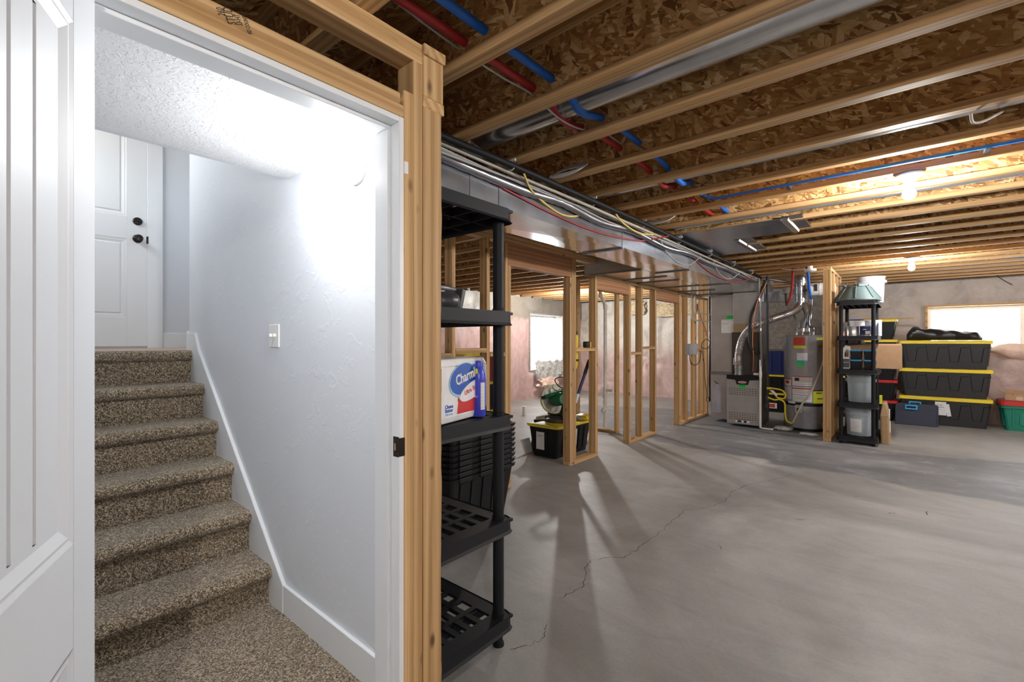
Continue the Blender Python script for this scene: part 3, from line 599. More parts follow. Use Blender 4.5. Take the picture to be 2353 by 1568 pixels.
# jamb with stop
jm = MB()
jm.box(-1.36, -1.24, 0.893, 0.911, 0.0, 2.055).box(-1.36, -1.24, 0.118, 0.893, 2.037, 2.055).box(-1.36, -1.24, 0.108, 0.126, 0.0, 2.037)
jm.box(-1.36, -1.285, 0.880, 0.893, 0.022, 2.024).box(-1.36, -1.285, 0.126, 0.893, 2.024, 2.037).box(-1.36, -1.30, 0.126, 0.135, 0.022, 2.024)
tr = struct(jm.build('trim_3', trim_paint, None, 0.003))
sp = MB(); sp.box(-1.270, -1.243, 0.890, 0.8935, 0.955, 1.02); sp.box(-1.264, -1.250, 0.8885, 0.8905, 0.97, 1.005)
sp.box(-1.2435, -1.236, 0.890, 0.912, 0.958, 1.017)
s1 = sp.build('strike_plate', bronze, tr, 0.001)
BX(-1.261, -1.253, 0.8880, 0.8884, 0.976, 0.999).build('latch_hole', wood_z, s1)
# light switch, stair lamp
t = thing('light_switch', 'white double toggle switch plate on the stairwell wall', 'light switch', (-2.405, 0.985, 1.355))
q = BX(-2.463, -2.347, 0.979, 0.985, 1.298, 1.413).build('switch_plate', white_p, t, 0.003)
for sx in (-2.428, -2.382): BX(sx - .005, sx + .005, 0.966, 0.980, 1.352, 1.366).build('toggle', white_p, q, 0.001)
MYM = lambda x, y, z: Matrix.Translation((x, y, z)) @ Matrix.Rotation(R(90), 4, 'X')
t = thing('wall_lampholder', 'white porcelain lampholder with a bare glowing bulb on the stairwell wall', 'lamp', (-1.64, 0.985, 2.0))
MB().lathe([(0.057, 0), (0.057, .012), (0.045, .022), (0.03, .04), (0.022, .05), (0, .05)], M=MYM(-1.64, 0.985, 2.0), n=32).build('lamp_base', white_p, t)
MB().lathe([(0.013, .05), (0.02, .065), (0.031, .09), (0.033, .105), (0.028, .122), (0.016, .133), (0, .137)], M=MYM(-1.64, 0.985, 2.0), n=24).build('bulb', glow_stair, t)

# ------------------------------------------------------------------ framing round the stair door
t = thing('doorway_framing', 'bare lumber framing round the white stair doorway', 'framing', (-1.285, 0.95, 0))
def board(n, b, mat, bev=0.003, lab=None): return BX(*b).build(n, mat, t, bev, label=lab, seg=1)
def waney(n, x0, x1, y0, y1, z0, z1, mat, edge='x', amt=0.014, seedv=0.0, lab=None):
    """upright board whose right front edge is a wavering bark edge"""
    mb = MB(); K = 60; V = []
    for j in range(K + 1):
        z = z0 + (z1 - z0) * j / K; a = amt * (0.5 + 0.5 * noise.noise(Vector((z * 3.1, seedv, 0))) + 0.3 * noise.noise(Vector((z * 14, seedv, 0))))
        V += [(x0, y0, z), (x1, y0, z), (x1, y1 - a - .004, z), (x1 - .010, y1 - a * .3, z), (x0, y1 - a * .4, z)]
    F = [tuple(range(4, -1, -1)), tuple(range(5 * K, 5 * K + 5))]
    for j in range(K):
        for i in range(5): F.append((5 * j + i, 5 * j + (i + 1) % 5, 5 * j + 5 + (i + 1) % 5, 5 * j + 5 + i))
    mb.add(V, F)
    for q in range(2, len(F)):
        if (q - 2) % 5 == 2: mb.mi[q] = 1
    return mb.build(n, [mat, plain('bark_edge', (.26, .135, .06), .8, vary=.45, bumpy=.6, bscale=60)], t, label=lab)
board('stud', (-1.329, -1.240, 0.911, 0.949, 0, 2.148), wood_z)
board('stud', (-1.329, -1.240, 0.949, 0.9875, 0, 2.262), wood_z)
waney('stud', -1.278, -1.240, 0.9885, 1.079, 0, 2.122, wood_z, seedv=2.0, lab='post beside the doorway with a rough bark edge')
board('plate_end', (-1.278, -1.238, 0.9885, 1.082, 2.122, 2.160), wood_x)
board('stud', (-1.278, -1.240, 0.9885, 1.079, 2.160, 2.300), wood_z)
board('plate_end', (-1.278, -1.232, 0.9885, 1.084, 2.300, 2.336), wood_x)
board('header', (-1.329, -1.240, -0.30, 0.911, 2.057, 2.095), wood_y); board('header', (-1.329, -1.240, -0.30, 0.900, 2.095, 2.133), wood_y, 0.005)
board('top_plate', (-1.329, -1.240, -0.30, 0.9875, 2.262, 2.300), wood_y); board('top_plate', (-1.329, -1.240, -0.30, 0.9875, 2.300, 2.329), wood_y)
board('stud', (-1.329, -1.240, 0.069, 0.107, 0, 2.055), wood_z)
mb = BX(-1.262, -1.238, 0.9115, 0.927, 1.875, 1.915); mb.build('shim', white_p, t, 0.001, label='painted white end of a shim')
for i, (w_, sz) in enumerate((('260', .024), ('STUD', .030), ('33-HT', .019), ('KD COUNTY', .015))):
    text(w_, sz, Matrix.Translation((-1.2395, .385 + .019 * i, 2.114)) @ Matrix.Rotation(R(90), 4, 'Z') @ Matrix.Rotation(R(90), 4, 'X') @ Matrix.Rotation(R(110), 4, 'Z') @ Matrix.Diagonal((.5, 1, 1, 1)), ink, t, 'grade_stamp', local=False)

# ------------------------------------------------------------------ stud partition along x = -2.72 and its cross wall
t = thing('stud_partition', 'open stud partition of bare lumber under the long sheet-metal duct', 'framing', (-2.765, 4.4, 0))
XF, XB = -2.72, -2.809
def stud(ya, yb, zt, zb=0.04): BX(XB, XF, ya, yb, zb, zt).build('stud', wood_z, t, 0.003, seg=1)
for ya in (1.25, 1.65, 2.05, 2.455, 2.853): stud(ya, ya + .038, 2.215)
stud(3.09, 3.128, 2.215); stud(3.130, 3.168, 2.012)
stud(4.128, 4.166, 2.012); stud(4.168, 4.206, 2.215); stud(4.214, 4.252, 2.215); stud(4.655, 4.712, 2.06)
for ya in (5.515, 5.866, 6.318): stud(ya, ya + .045, 2.06)
for ya in (7.235, 7.273, 7.56, 7.98, 8.36, 8.58): stud(ya, ya + .038, 2.06)
for a, b in ((1.2, 3.168), (4.128, 4.714), (5.51, 6.366), (7.23, 8.64)): BX(XB, XF, a, b, 0, .04).build('bottom_plate', wood_y, t, 0.003, seg=1)
BX(XB, XF, 1.2, 4.655, 2.215, 2.253).build('top_plate', wood_y, t, 0.003, seg=1); BX(XB, XF, 1.2, 4.655, 2.254, 2.292).build('top_plate', wood_y, t, 0.003, seg=1)
BX(XB, XF, 4.656, 8.64, 2.062, 2.099).build('top_plate', wood_y, t, 0.003, seg=1)
BX(XB + .005, XF - .003, 3.130, 4.166, 2.014, 2.213).build('header', header_y, t, 0.003, seg=1)
BX(XB + .005, XF - .001, 4.714, 5.513, 1.925, 2.060).build('header', header_y, t, 0.003, seg=1); BX(XB + .005, XF - .001, 6.366, 7.233, 1.925, 2.060).build('header', header_y, t, 0.003, seg=1)
for a, b, z in ((2.495, 2.851, 1.25), (2.897, 3.088, 1.215), (2.09, 2.453, 1.215), (4.254, 4.653, 1.235), (5.562, 5.864, 1.165), (5.913, 6.316, 1.235), (7.60, 7.978, 1.18), (8.02, 8.358, 1.17)):
    BX(XB, XF, a, b, z - .019, z + .019).build('blocking', wood_y, t, 0.003, seg=1)
mb = MB().box(XF + .001, XF + .075, 7.44, 7.86, 1.10, 1.29)
t2 = thing('cross_partition', 'short stud wall behind the partition carrying the white drain pipe', 'framing', (-3.5, 6.05, 0))
BX(-3.90, -3.16, 6.0, 6.089, 0, .04).build('bottom_plate', wood_x, t2, 0.003, seg=1); BX(-3.90, -3.16, 6.0, 6.089, 2.255, 2.293).build('top_plate', wood_x, t2, 0.003, seg=1)
for x in (-3.198, -3.86): BX(x, x + .038, 6.0, 6.089, .04, 2.255).build('stud', wood_z, t2, 0.003, seg=1)
t3 = thing('drain_pipe', 'white vertical drain pipe with a cleanout tee rising through the cross wall', 'pipe', (-3.42, 6.05, 0.04))
MB().tube([(-3.42, 6.14, 0.0), (-3.42, 6.14, 1.86), (-3.50, 6.14, 2.02), (-3.55, 6.14, 2.33)], 0.026, 14).build('pipe_run', pvc_m, t3)
for z, r, h in ((0.30, .036, .10), (0.42, .034, .06), (0.56, .036, .16), (1.84, .033, .06), (2.01, .033, .05)):
    MB().lathe([(r, 0), (r, h)], (-3.42 - (.08 if z > 1.9 else 0), 6.14, z - h / 2), 16).build('coupling', pvc_m, t3)
MB().tube([(-3.42, 6.14, .60), (-3.30, 6.14, .60)], .026, 14).build('side_branch', pvc_m, t3)
MB().lathe([(.04, 0), (.04, .05), (.02, .055), (.02, .07), (0, .07)], M=MYM(-3.42, 6.13, .30), n=16).build('cleanout_plug', pvc_m, t3)
tag(MB().tube([(-5.19, 6.41, 0), (-5.19, 6.41, .16)], .035, 16).build('floor_pipe_stub', pvc_m, loc=(-5.19, 6.41, 0)), 'white capped pipe stub standing out of the floor left of the mitre saw', 'pipe')

# junction box with wires on the partition
t = thing('junction_box', 'grey electrical control box fixed to the partition studs', 'junction box', (-2.70, 7.66, 1.2))
BX(-2.718, -2.655, 7.50, 7.86, 1.105, 1.285).build('box_body', plain('grey_box', (0.42, 0.43, 0.46), .45), t, 0.006); BX(-2.654, -2.648, 7.50, 7.86, 1.105, 1.285).build('box_cover', plain('grey_box', (0.42, 0.43, 0.46), .45), t, 0.003)
MB().tube(spline([(-2.68, 7.58, 1.105), (-2.67, 7.60, .98), (-2.66, 7.8, .93), (-2.66, 8.0, 1.0), (-2.67, 8.08, 1.17)], 6), .006, 6).build('wire', black_rub, t)
MB().tube(spline([(-2.66, 8.06, 1.22), (-2.64, 8.3, 1.20), (-2.64, 8.5, 1.28), (-2.64, 8.3, 1.36), (-2.64, 8.06, 1.30), (-2.66, 8.1, 1.20)], 6), .006, 6).build('wire', black_rub, t)
tag(MB().tube(spline([(-2.69, 8.0, 1.95), (-2.70, 8.05, 1.85), (-2.69, 8.3, 1.6), (-2.69, 8.42, 1.5), (-2.69, 8.42, 1.42)], 5), .006, 6).build('thermostat_wire', red_cable, loc=(-2.69, 8.3, 1.42)), 'dark red loose wire hanging between the studs above the grey box', 'wire')
tag(MB().tube(spline([(-2.69, 8.2, 1.15), (-2.69, 8.32, .95), (-2.69, 8.33, .7), (-2.69, 8.45, .42), (-2.68, 8.4, .28), (-2.68, 8.55, .26), (-2.68, 8.5, .34)], 5), .005, 6).build('low_voltage_wire', black_rub, loc=(-2.69, 8.4, .26)), 'thin black wire dangling below the grey box to a small coil', 'wire')
for z, y0_, nm in ((1.79, 7.75, 'upper'), (1.67, 7.60, 'lower')):
    tag(MB().tube([(-2.66, y0_, 2.09), (-2.66, y0_ + .02, z + .03), (-2.65, y0_ + .05, z), (-2.55, 8.3, z - .01), (-2.47, 8.6, z - .02)], .011, 10).build('water_line', white_cable, loc=(-2.66, y0_, z)), '%s white water line crossing the studs into the return duct' % nm, 'pipe')

# ------------------------------------------------------------------ ducts
t = thing('trunk_duct', 'long rectangular sheet-metal supply duct running back under the joists', 'duct', (-1.97, 5.0, 2.1))
ys = [1.09, 1.74, 1.97, 3.478, 5.02, 6.56, 8.07]
XA, XBk, ZB, ZT = -1.775, -2.158, 2.10, 2.295
for a, b in zip(ys[:-1], ys[1:]):
    a += .004; b -= .004; mb = MB(); mb.cur = 0
    mb.quad((XA, a, ZB), (XA, b, ZB), (XA, b, ZT), (XA, a, ZT)); mb.quad((XBk, a, ZB), (XBk, b, ZB), (XBk, b, ZT), (XBk, a, ZT)); mb.quad((XA, a, ZT), (XA, b, ZT), (XBk, b, ZT), (XBk, a, ZT))
    mb.quad((XA, a, ZB), (XA, a, ZT), (XBk, a, ZT), (XBk, a, ZB)); mb.quad((XA, b, ZB), (XA, b, ZT), (XBk, b, ZT), (XBk, b, ZB))
    mb.cur = 1; m = ((XA + XBk) / 2, (a + b) / 2, ZB - .006 if b - a > .5 else ZB - .001); cs = [(XA, a, ZB), (XA, b, ZB), (XBk, b, ZB), (XBk, a, ZB)]
    for i in range(4): mb.quad(cs[i], cs[(i + 1) % 4], m)
    mb.build('duct_section', [galv_side, galv_bright], t)
for y in ys[1:-1]:
    BX(XA, XA + .004, y - .012, y + .012, ZB - .002, ZT).build('seam_cleat', galv_side, t); BX(XBk, XA + .004, y - .014, y + .014, ZB - .012, ZB - .002).build('seam_cleat', cleat_m, t)
t = thing('return_duct', 'wider sheet-metal return duct above the partition behind the supply duct', 'duct', (-2.55, 6.4, 2.1))
BX(-2.86, -2.165, 4.66, 8.30, 2.100, 2.296).build('duct_body', galv_bright, t, 0.002)
for y in (4.672, 5.35, 5.75, 6.5, 7.2, 7.9): BX(-2.87, -2.162, y - .014, y + .014, 2.089, 2.099).build('seam_cleat', cleat_m, t)
BX(-2.862, -2.163, 4.652, 4.659, 2.10, 2.297).build('end_cap', galv_dull, t); BX(-2.868, -2.160, 4.646, 4.658, 2.092, 2.106).build('end_flange', cleat_m, t)
t = thing('joist_pan', 'flat sheet-metal pan nailed under the joists above the cable bundle', 'duct pan', (-1.4, 4.9, 2.32))
BX(-1.70, -0.78, 4.285, 4.87, 2.326, 2.3292).build('pan_sheet', galv_side, t); BX(-1.72, -1.30, 4.87, 5.66, 2.326, 2.3292).build('pan_sheet', galv_side, t)
for a, b, x in ((4.33, 4.85, -.80), (4.92, 5.22, -1.32), (5.26, 5.63, -1.32)):
    mb = MB(); mb.prism([(x, 2.329), (x + .03, 2.308), (x + .06, 2.318), (x + .07, 2.34), (x + .02, 2.36)], a, b, 'y'); mb.build('folded_edge', steel, t)
    BX(x + .06, x + .16, a + .02, b - .02, 2.335, 2.36).build('tape_strip', foil, t)
def rduct(label, pts, r, name='round_duct', seams=()):
    t = thing(name, label, 'duct', pts[0]); MB().tube(pts, r, 28).build('duct_pipe', galv_round, t)
    for x in seams: MB().tube([(x - .012, pts[-1][1], pts[-1][2]), (x + .012, pts[-1][1], pts[-1][2])], r + .003, 28).build('joint_band', galv_side, t)
rduct('large round sheet-metal duct between the joists nearest the camera', spline([(-1.86, 1.80, 2.38), (-1.80, 1.80, 2.455), (-1.70, 1.80, 2.47), (-1.4, 1.80, 2.47)], 5) + [(4.4, 1.80, 2.47)], .095, seams=(.6, 2.1))
rduct('slimmer round sheet-metal duct two bays behind the large one', [(-1.78, 2.985, 2.45), (4.4, 2.985, 2.45)], .075, seams=(1.0,))
rduct('thin grey conduit pipe beside the joist that carries the nearer ceiling bulb', [(-1.62, 4.17, 2.362), (4.4, 4.17, 2.362)], .02, 'grey_pipe', seams=())

# ------------------------------------------------------------------ pipes and cables overhead
def cable(name, label, pts, r, mat, cat='cable', group=None, n=8, smooth=6):
    o = MB().tube(spline(pts, smooth) if smooth else pts, r, n).build(name, mat, loc=pts[0]); return tag(o, label, cat, group)
cable('blue_water_pipe', 'thick blue water tube threaded through the joists beside the red one', [(-1.12, -0.4, 2.42), (-1.125, 1.2, 2.42), (-1.13, 1.65, 2.425), (-1.125, 1.8, 2.37), (-1.12, 2.05, 2.42), (-1.12, 2.46, 2.42), (-1.12, 2.7, 2.41), (-1.12, 3.0, 2.365), (-1.12, 3.2, 2.41), (-1.12, 3.47, 2.39), (-1.12, 3.65, 2.41), (-1.12, 4.15, 2.39), (-1.12, 4.6, 2.42), (-1.12, 6.9, 2.43), (-1.0, 7.15, 2.40)], .0165, blue_pex, 'pipe', n=12)
cable('red_water_pipe', 'thick red hot-water tube threaded through the joists beside the blue one', [(-1.235, -0.4, 2.42), (-1.225, 1.2, 2.42), (-1.23, 1.65, 2.42), (-1.235, 1.85, 2.37), (-1.24, 2.08, 2.42), (-1.235, 2.47, 2.42), (-1.235, 2.75, 2.41), (-1.235, 3.0, 2.37), (-1.235, 3.25, 2.41), (-1.24, 4.15, 2.39), (-1.24, 4.6, 2.42), (-1.24, 6.9, 2.43), (-1.15, 7.15, 2.40)], .0165, red_pex, 'pipe', n=12)
P = []
for i in range(30):
    y = -0.4 + i * .18; a = y * 3.1
    P.append((-1.235 + .024 * math.cos(a), y, 2.42 + .024 * math.sin(a) - (.045 if 1.72 < y < 1.95 or 2.9 < y < 3.1 else 0)))
cable('white_cable', 'thin white cable wound along the red water tube', P, .004, white_cable, n=6, smooth=4)
t = thing('blue_branch_pipe', 'thin blue water tube clipped along a joist toward the right edge', 'pipe', (-1.1, 3.50, 2.36))
MB().tube([(-1.115, 3.47, 2.385), (-1.05, 3.495, 2.362), (4.3, 3.51, 2.362)], .0105, 10).build('pipe_run', blue_pex, t)
for x in (-.60, .33): BX(x - .012, x + .012, 3.495, 3.585, 2.350, 2.375).build('clip', black_rub, t, .002)
MB().tube([(-1.12, 3.42, 2.395), (-1.12, 3.53, 2.39)], .021, 12).build('tee_fitting', black_rub, t)
cable('blue_tube', 'short blue water tube between the joists near the far ceiling bulb', [(.55, 8.4, 2.40), (1.2, 8.42, 2.37), (2.2, 8.42, 2.40)], .012, blue_pex, 'pipe')
conduit_black = plain('conduit_black', (.006, .006, .007), .6, spec=.2)
cable('black_conduit', 'thick black flexible conduit strapped along the joist undersides', [(-1.658, 1.09, 2.295), (-1.66, 1.46, 2.295), (-1.645, 1.92, 2.293), (-1.635, 2.76, 2.29), (-1.636, 3.58, 2.292), (-1.648, 4.85, 2.29), (-1.655, 6.5, 2.29), (-1.68, 7.75, 2.29)], .0185, conduit_black, n=12)
cable('grey_conduit', 'pale grey cable lying directly behind the black conduit', [(-1.70, 1.2, 2.285), (-1.69, 1.9, 2.275), (-1.675, 2.5, 2.268), (-1.67, 3.2, 2.262), (-1.69, 4.3, 2.272), (-1.70, 6.0, 2.262), (-1.71, 7.7, 2.27)], .010, plain('grey_sheath', (.36, .35, .30), .45))
t = thing('foil_line_set', 'wrinkled silver foil-wrapped line hanging along the duct face', 'insulated line', (-1.745, 3, 2.26))
P = spline([(-1.75, 1.1, 2.27), (-1.752, 1.6, 2.245), (-1.748, 2.15, 2.235), (-1.742, 2.55, 2.25), (-1.75, 3.05, 2.225), (-1.742, 3.6, 2.25), (-1.75, 4.3, 2.225), (-1.74, 4.9, 2.25), (-1.75, 5.6, 2.235), (-1.742, 6.3, 2.25), (-1.75, 7.0, 2.235), (-1.74, 7.8, 2.25)], 12)
MB().tube(P, [.026 + .006 * noise.noise(Vector((i * .9, 0, 0))) for i in range(len(P))], 10).build('foil_wrap', foil, t)
for i, (y, z0_) in enumerate(((1.93, 2.29), (2.80, 2.29), (3.60, 2.29), (4.4, 2.29), (5.3, 2.29), (6.2, 2.29), (7.1, 2.29))):
    t = thing('cable_strap', 'pale plastic strap holding the black conduit, %s along from the bare door post' % ORD[i + 1], 'cable strap', (-1.64, y, 2.27), 'cable straps along the duct')
    MB().tube([(-1.655 + .022 * math.cos(a), y, 2.292 + .022 * math.sin(a)) for a in [k * .7 for k in range(10)]], .005, 6).build('strap_loop', white_cable, t)
    BX(-1.69, -1.625, y - .006, y + .006, 2.315, 2.329).build('strap_base', white_cable, t)
for i, (dx, dz, s) in enumerate(((0, 0, 0), (.012, -.012, 1), (-.012, .008, 2), (.004, -.022, 3), (-.004, .016, 4))[:4]):
    P = [(-1.715 + dx + .012 * math.sin(s * 2 + k * 1.7), 1.1 + k * .68, 2.272 + dz + .012 * math.sin(s * 1.3 + k * 2.1) - .004 * (k % 2)) for k in range(11)]
    cable('white_cable', ['white power cable running nearest the joists in the duct cable bundle', 'white power cable drooping lowest in the bundle along the duct', 'white power cable tucked behind the foil-wrapped line', 'white power cable looping under the plastic straps along the duct', 'white power cable weaving through the middle of the duct bundle'][i], P, .0048, white_cable, group='white cables along the duct', n=6)
cable('red_wire', 'thin red wire swooping across the front of the duct below the cables', [(-1.765, 1.1, 2.29), (-1.76, 1.55, 2.262), (-1.765, 1.95, 2.215), (-1.768, 2.5, 2.165), (-1.768, 3.0, 2.15), (-1.768, 3.5, 2.175), (-1.755, 3.85, 2.215), (-1.66, 4.0, 2.255), (-1.62, 4.05, 2.27)], .006, red_cable, 'wire')
cable('red_wire', 'thin red wire drooping across the duct face nearer the furnace', [(-1.765, 5.1, 2.24), (-1.765, 5.6, 2.15), (-1.765, 6.2, 2.115), (-1.765, 6.8, 2.14), (-1.74, 7.2, 2.20), (-1.66, 7.3, 2.26)], .006, red_cable, 'wire')
cable('yellow_cable', 'yellow cable looping down beside the nearer plastic strap', [(-1.64, 2.02, 2.275), (-1.72, 2.2, 2.235), (-1.765, 2.45, 2.20), (-1.768, 2.62, 2.185), (-1.765, 2.78, 2.215), (-1.72, 2.82, 2.24)], .006, yellow_cable, 'cable')
cable('yellow_cable', 'yellow cable sagging between the second and third plastic straps', [(-1.64, 3.1, 2.275), (-1.68, 3.3, 2.25), (-1.70, 3.6, 2.232), (-1.68, 3.8, 2.25), (-1.66, 3.86, 2.262)], .006, yellow_cable, 'cable')
cable('yellow_cable', 'short yellow cable emerging beside the post above the black shelf', [(-1.765, 1.30, 2.27), (-1.765, 1.55, 2.24), (-1.75, 1.72, 2.27)], .006, yellow_cable, 'cable')
for i, (y, d) in enumerate(((4.55, .10), (6.1, .09))):
    cable('white_cable', 'white cable loop drooping over the duct face %s' % ('beside the flat joist pan' if i == 0 else 'close to the furnace'), [(-1.70, y - .5, 2.26), (-1.765, y - .15, 2.24 - d * .6), (-1.768, y + .15, 2.23 - d), (-1.765, y + .45, 2.25 - d), (-1.70, y + .6, 2.25)], .0045, white_cable, n=6)
def coil(x, y, z, lab, k):
    mb = MB()
    for j in range(4):
        P = [(x + .11 * math.cos(a) + .01 * j, y + .03 * math.sin(a) + .008 * j, z + .03 * math.sin(a) + .008 * j) for a in [i * 2 * math.pi / 20 for i in range(20)]]
        mb.tube(P, .0045, 6, closed=True)
    tag(mb.build('cable_coil', white_cable, loc=(x, y, z)), lab, 'cable coil')
coil(-1.55, 2.30, 2.335, 'coil of white cable resting on the black conduit nearest the post', 0); coil(-1.58, 3.72, 2.335, 'coil of white cable tucked above the black conduit further back', 1)
cable('white_cable', 'short white cable poking down from a hole at the top right', [(.36, 2.40, 2.45), (.385, 2.32, 2.43), (.43, 2.28, 2.44), (.46, 2.24, 2.50)], .006, white_cable, n=6)
cable('white_cable', 'white cable hooked under the slim round duct at the right', [(.215, 2.862, 2.335), (.225, 2.90, 2.305), (.26, 2.93, 2.31), (.31, 2.98, 2.345), (.34, 3.12, 2.40)], .006, white_cable, n=6)
cable('white_cable', 'loose white cable lying along the joist beside the blue and red tubes', [(-1.05, 4.2, 2.37), (-.85, 4.22, 2.355), (-.65, 4.25, 2.375), (-.35, 4.22, 2.36), (-.1, 4.2, 2.37)], .005, white_cable, n=6)

def ceiling_bulb(x, y, lab, mat):
    t = thing('ceiling_lampholder', lab, 'lamp', (x, y, 2.33))
    MB().lathe([(.050, 0), (.050, -.012)], (x, y, 2.33), 20).build('mounting_box', dark_metal, t)
    MB().lathe([(.068, -.012), (.068, -.022), (.055, -.030), (.034, -.040), (.026, -.060), (.022, -.075), (0, -.075)], (x, y, 2.33), 32).build('lamp_base', white_p, t)
    MB().lathe([(.013, -.075), (.019, -.088), (.030, -.112), (.033, -.128), (.028, -.146), (.016, -.158), (0, -.163)], (x, y, 2.33), 24).build('bulb', mat, t)
ceiling_bulb(.012, 3.614, 'nearer bare glowing bulb in a white porcelain holder under the joists', glow_near)
ceiling_bulb(.045, 7.27, 'farther bare glowing bulb in a white holder near the bins', glow_near)
ceiling_bulb(-5.10, 7.68, 'bare glowing bulb in the room behind the stud partition', glow_left)
ceiling_bulb(1.25, -.82, 'added unseen bulb in a white holder overhead behind the camera', glow_added_behind)  # added out of view to brighten the foreground
ceiling_bulb(3.0, 3.61, 'added bulb in a white holder beyond the right edge, level with the nearer ceiling bulb', glow_added_right)  # extra bulb out of view, added as fill for the near half
ceiling_bulb(3.0, 7.27, 'added bulb in a white holder beyond the right edge, level with the farther ceiling bulb', glow_added_right)  # extra bulb out of view, added as fill for the far half
t = thing('smoke_detector', 'round white smoke detector under the joists above the water heater', 'smoke detector', (-.98, 7.27, 2.33))
MB().lathe([(.03, 0), (.03, -.035), (.072, -.04), (.075, -.065), (.05, -.075), (0, -.075)], (-.98, 7.27, 2.33), 28).build('detector_body', white_p, t)
MB().tube(spline([(-1.3, 7.22, 2.32), (-1.18, 7.24, 2.295), (-1.05, 7.26, 2.29), (-.99, 7.27, 2.30)], 5), .005, 6).build('detector_cable', white_cable, t)

# ------------------------------------------------------------------ furnace corner
t = thing('return_air_box', 'tall galvanised return-air box left of the furnace', 'duct', (-2.30, 8.2, 0))
BX(-2.48, -2.162, 7.99, 8.5, .05, .80).build('lower_box', galv_dull, t, .004); BX(-2.48, -2.121, 8.0, 8.49, .80, 2.085).build('upper_box', galv_dull, t, .004)
BX(-2.484, -2.120, 7.985, 8.495, .775, .83).build('joint_strip', cleat_m, t, .002)
mb = MB().add([(-2.452, 7.989, .15), (-2.30, 7.989, .15), (-2.33, 7.989, .62), (-2.452, 7.989, .70), (-2.37, 7.955, .15), (-2.385, 7.96, .62)], [(0, 4, 5, 3), (4, 1, 2, 5), (3, 5, 2), (0, 1, 4)]); mb.build('folded_tab', galv_side, t)
t = thing('furnace', 'grey upright gas furnace with a black top band and vent slots', 'furnace', (-1.93, 8.1, 0))
FX0, FX1, FY = -2.158, -1.700, 7.74
BX(FX0, FX1, FY + .03, 8.42, .03, .80).build('cabinet', brown_steel, t, .004)
mb = MB().box(FX0, FX1, FY, FY + .03, .04, .735); fd = mb.build('front_door', grey_steel, t, .004)
mb = MB(); mb.prism([(FX0, .80), (FX0, .735), (-2.03, .725), (-2.01, .655), (-1.85, .655), (-1.83, .725), (FX1, .735), (FX1, .80)], FY - .012, FY + .03, 'y'); tb = mb.build('top_band', black_p, t, .002)
mb = MB(); mb.prism([(-1.93 + .062 * math.cos(a), .692 + .018 * math.sin(a)) for a in [i * math.pi / 12 for i in range(24)]], FY - .017, FY - .012, 'y'); mb.build('brand_badge', paper, tb)
mb = MB(); mb.prism([(-1.93 + .054 * math.cos(a), .692 + .013 * math.sin(a)) for a in [i * math.pi / 12 for i in range(24)]], FY - .0185, FY - .017, 'y'); mb.build('badge_field', pink_label, tb)
text('LENNOX', .022, face_M(-1.93, FY - .0195, .692, 0), paper, tb, local=False)
def slots(zc):
    mb = MB()
    for j in range(4):
        for i in range(11):
            x = FX0 + .045 + i * .0365; mb.box(x - .011, x + .011, FY - .001, FY + .004, zc - .045 + j * .03 - .004, zc - .045 + j * .03 + .004)
    mb.build('vent_slots', ink, fd)
slots(.545); slots(.165)
BX(-2.03, -1.83, FY - .002, FY, .055, .115).build('safety_label', paper, fd); BX(-2.03, -1.83, FY - .003, FY - .002, .105, .115).build('label_band', red_label, fd); BX(-2.03, -1.83, FY - .003, FY - .002, .055, .062).build('label_band', blue_hand, fd)
for a, b in ((-2.00, -1.945), (-1.91, -1.87)): BX(a, b, FY - .003, FY - .002, .068, .10).build('label_print', ink, fd)
BX(-1.985, -1.885, FY - .003, FY, .60, .655).build('inspection_sticker', lime, fd); text('IHALE', .028, face_M(-1.935, FY - .0035, .637, 0), ink, fd, local=False)
BX(FX0 + .04, FX1 - .02, 7.86, 8.42, .80, 1.47).build('coil_cabinet', brown_steel, t, .004); BX(-2.09, FX1 - .02, 7.865, 8.40, 1.47, 1.60).build('tan_panel', tan_panel, t)
BX(-2.10, FX1 - .01, 7.87, 8.42, 1.60, 2.093).build('plenum', galv_dull, t, .003); BX(FX1 - .018, FX1 + .002, 7.90, 8.4, .80, 2.09).build('side_panel', galv_side, t)
BX(-2.095, -2.06, 7.855, 7.862, .95, 1.06).build('data_plate', paper, t)
t = thing('paper_notice', 'white paper notice with a green sticker hung beside the furnace plenum', 'notice', (-2.2, 7.99, 1.6))
BX(-2.31, -2.12, 7.984, 7.987, 1.46, 1.68).build('sheet', paper, t); nsheet = bpy.data.objects['sheet']; BX(-2.23, -2.11, 7.980, 7.984, 1.685, 1.745).build('sticker', lime, t, label='green sticker'); text('IHALE', .03, face_M(-2.17, 7.9795, 1.72, 0), ink, t, local=False)
for i, zz in enumerate((1.655, 1.63, 1.61)): BX(-2.30, -2.14 - .03 * i, 7.983, 7.984, zz - .003, zz + .003).build('print_line', plain('grey_print', (.4, .4, .42), .6), nsheet)
t = thing('control_lead', 'black conduit lead with a clear box dropping beside the notice', 'cable', (-2.09, 7.95, 1.5))
MB().tube([(-2.09, 7.93, 2.09), (-2.085, 7.93, 1.60)], .018, 8).build('lead', black_rub, t); BX(-2.13, -2.05, 7.90, 7.97, 1.50, 1.60).build('lead_box', plain('milky_plastic', (.6, .6, .62), .3), t, .006)
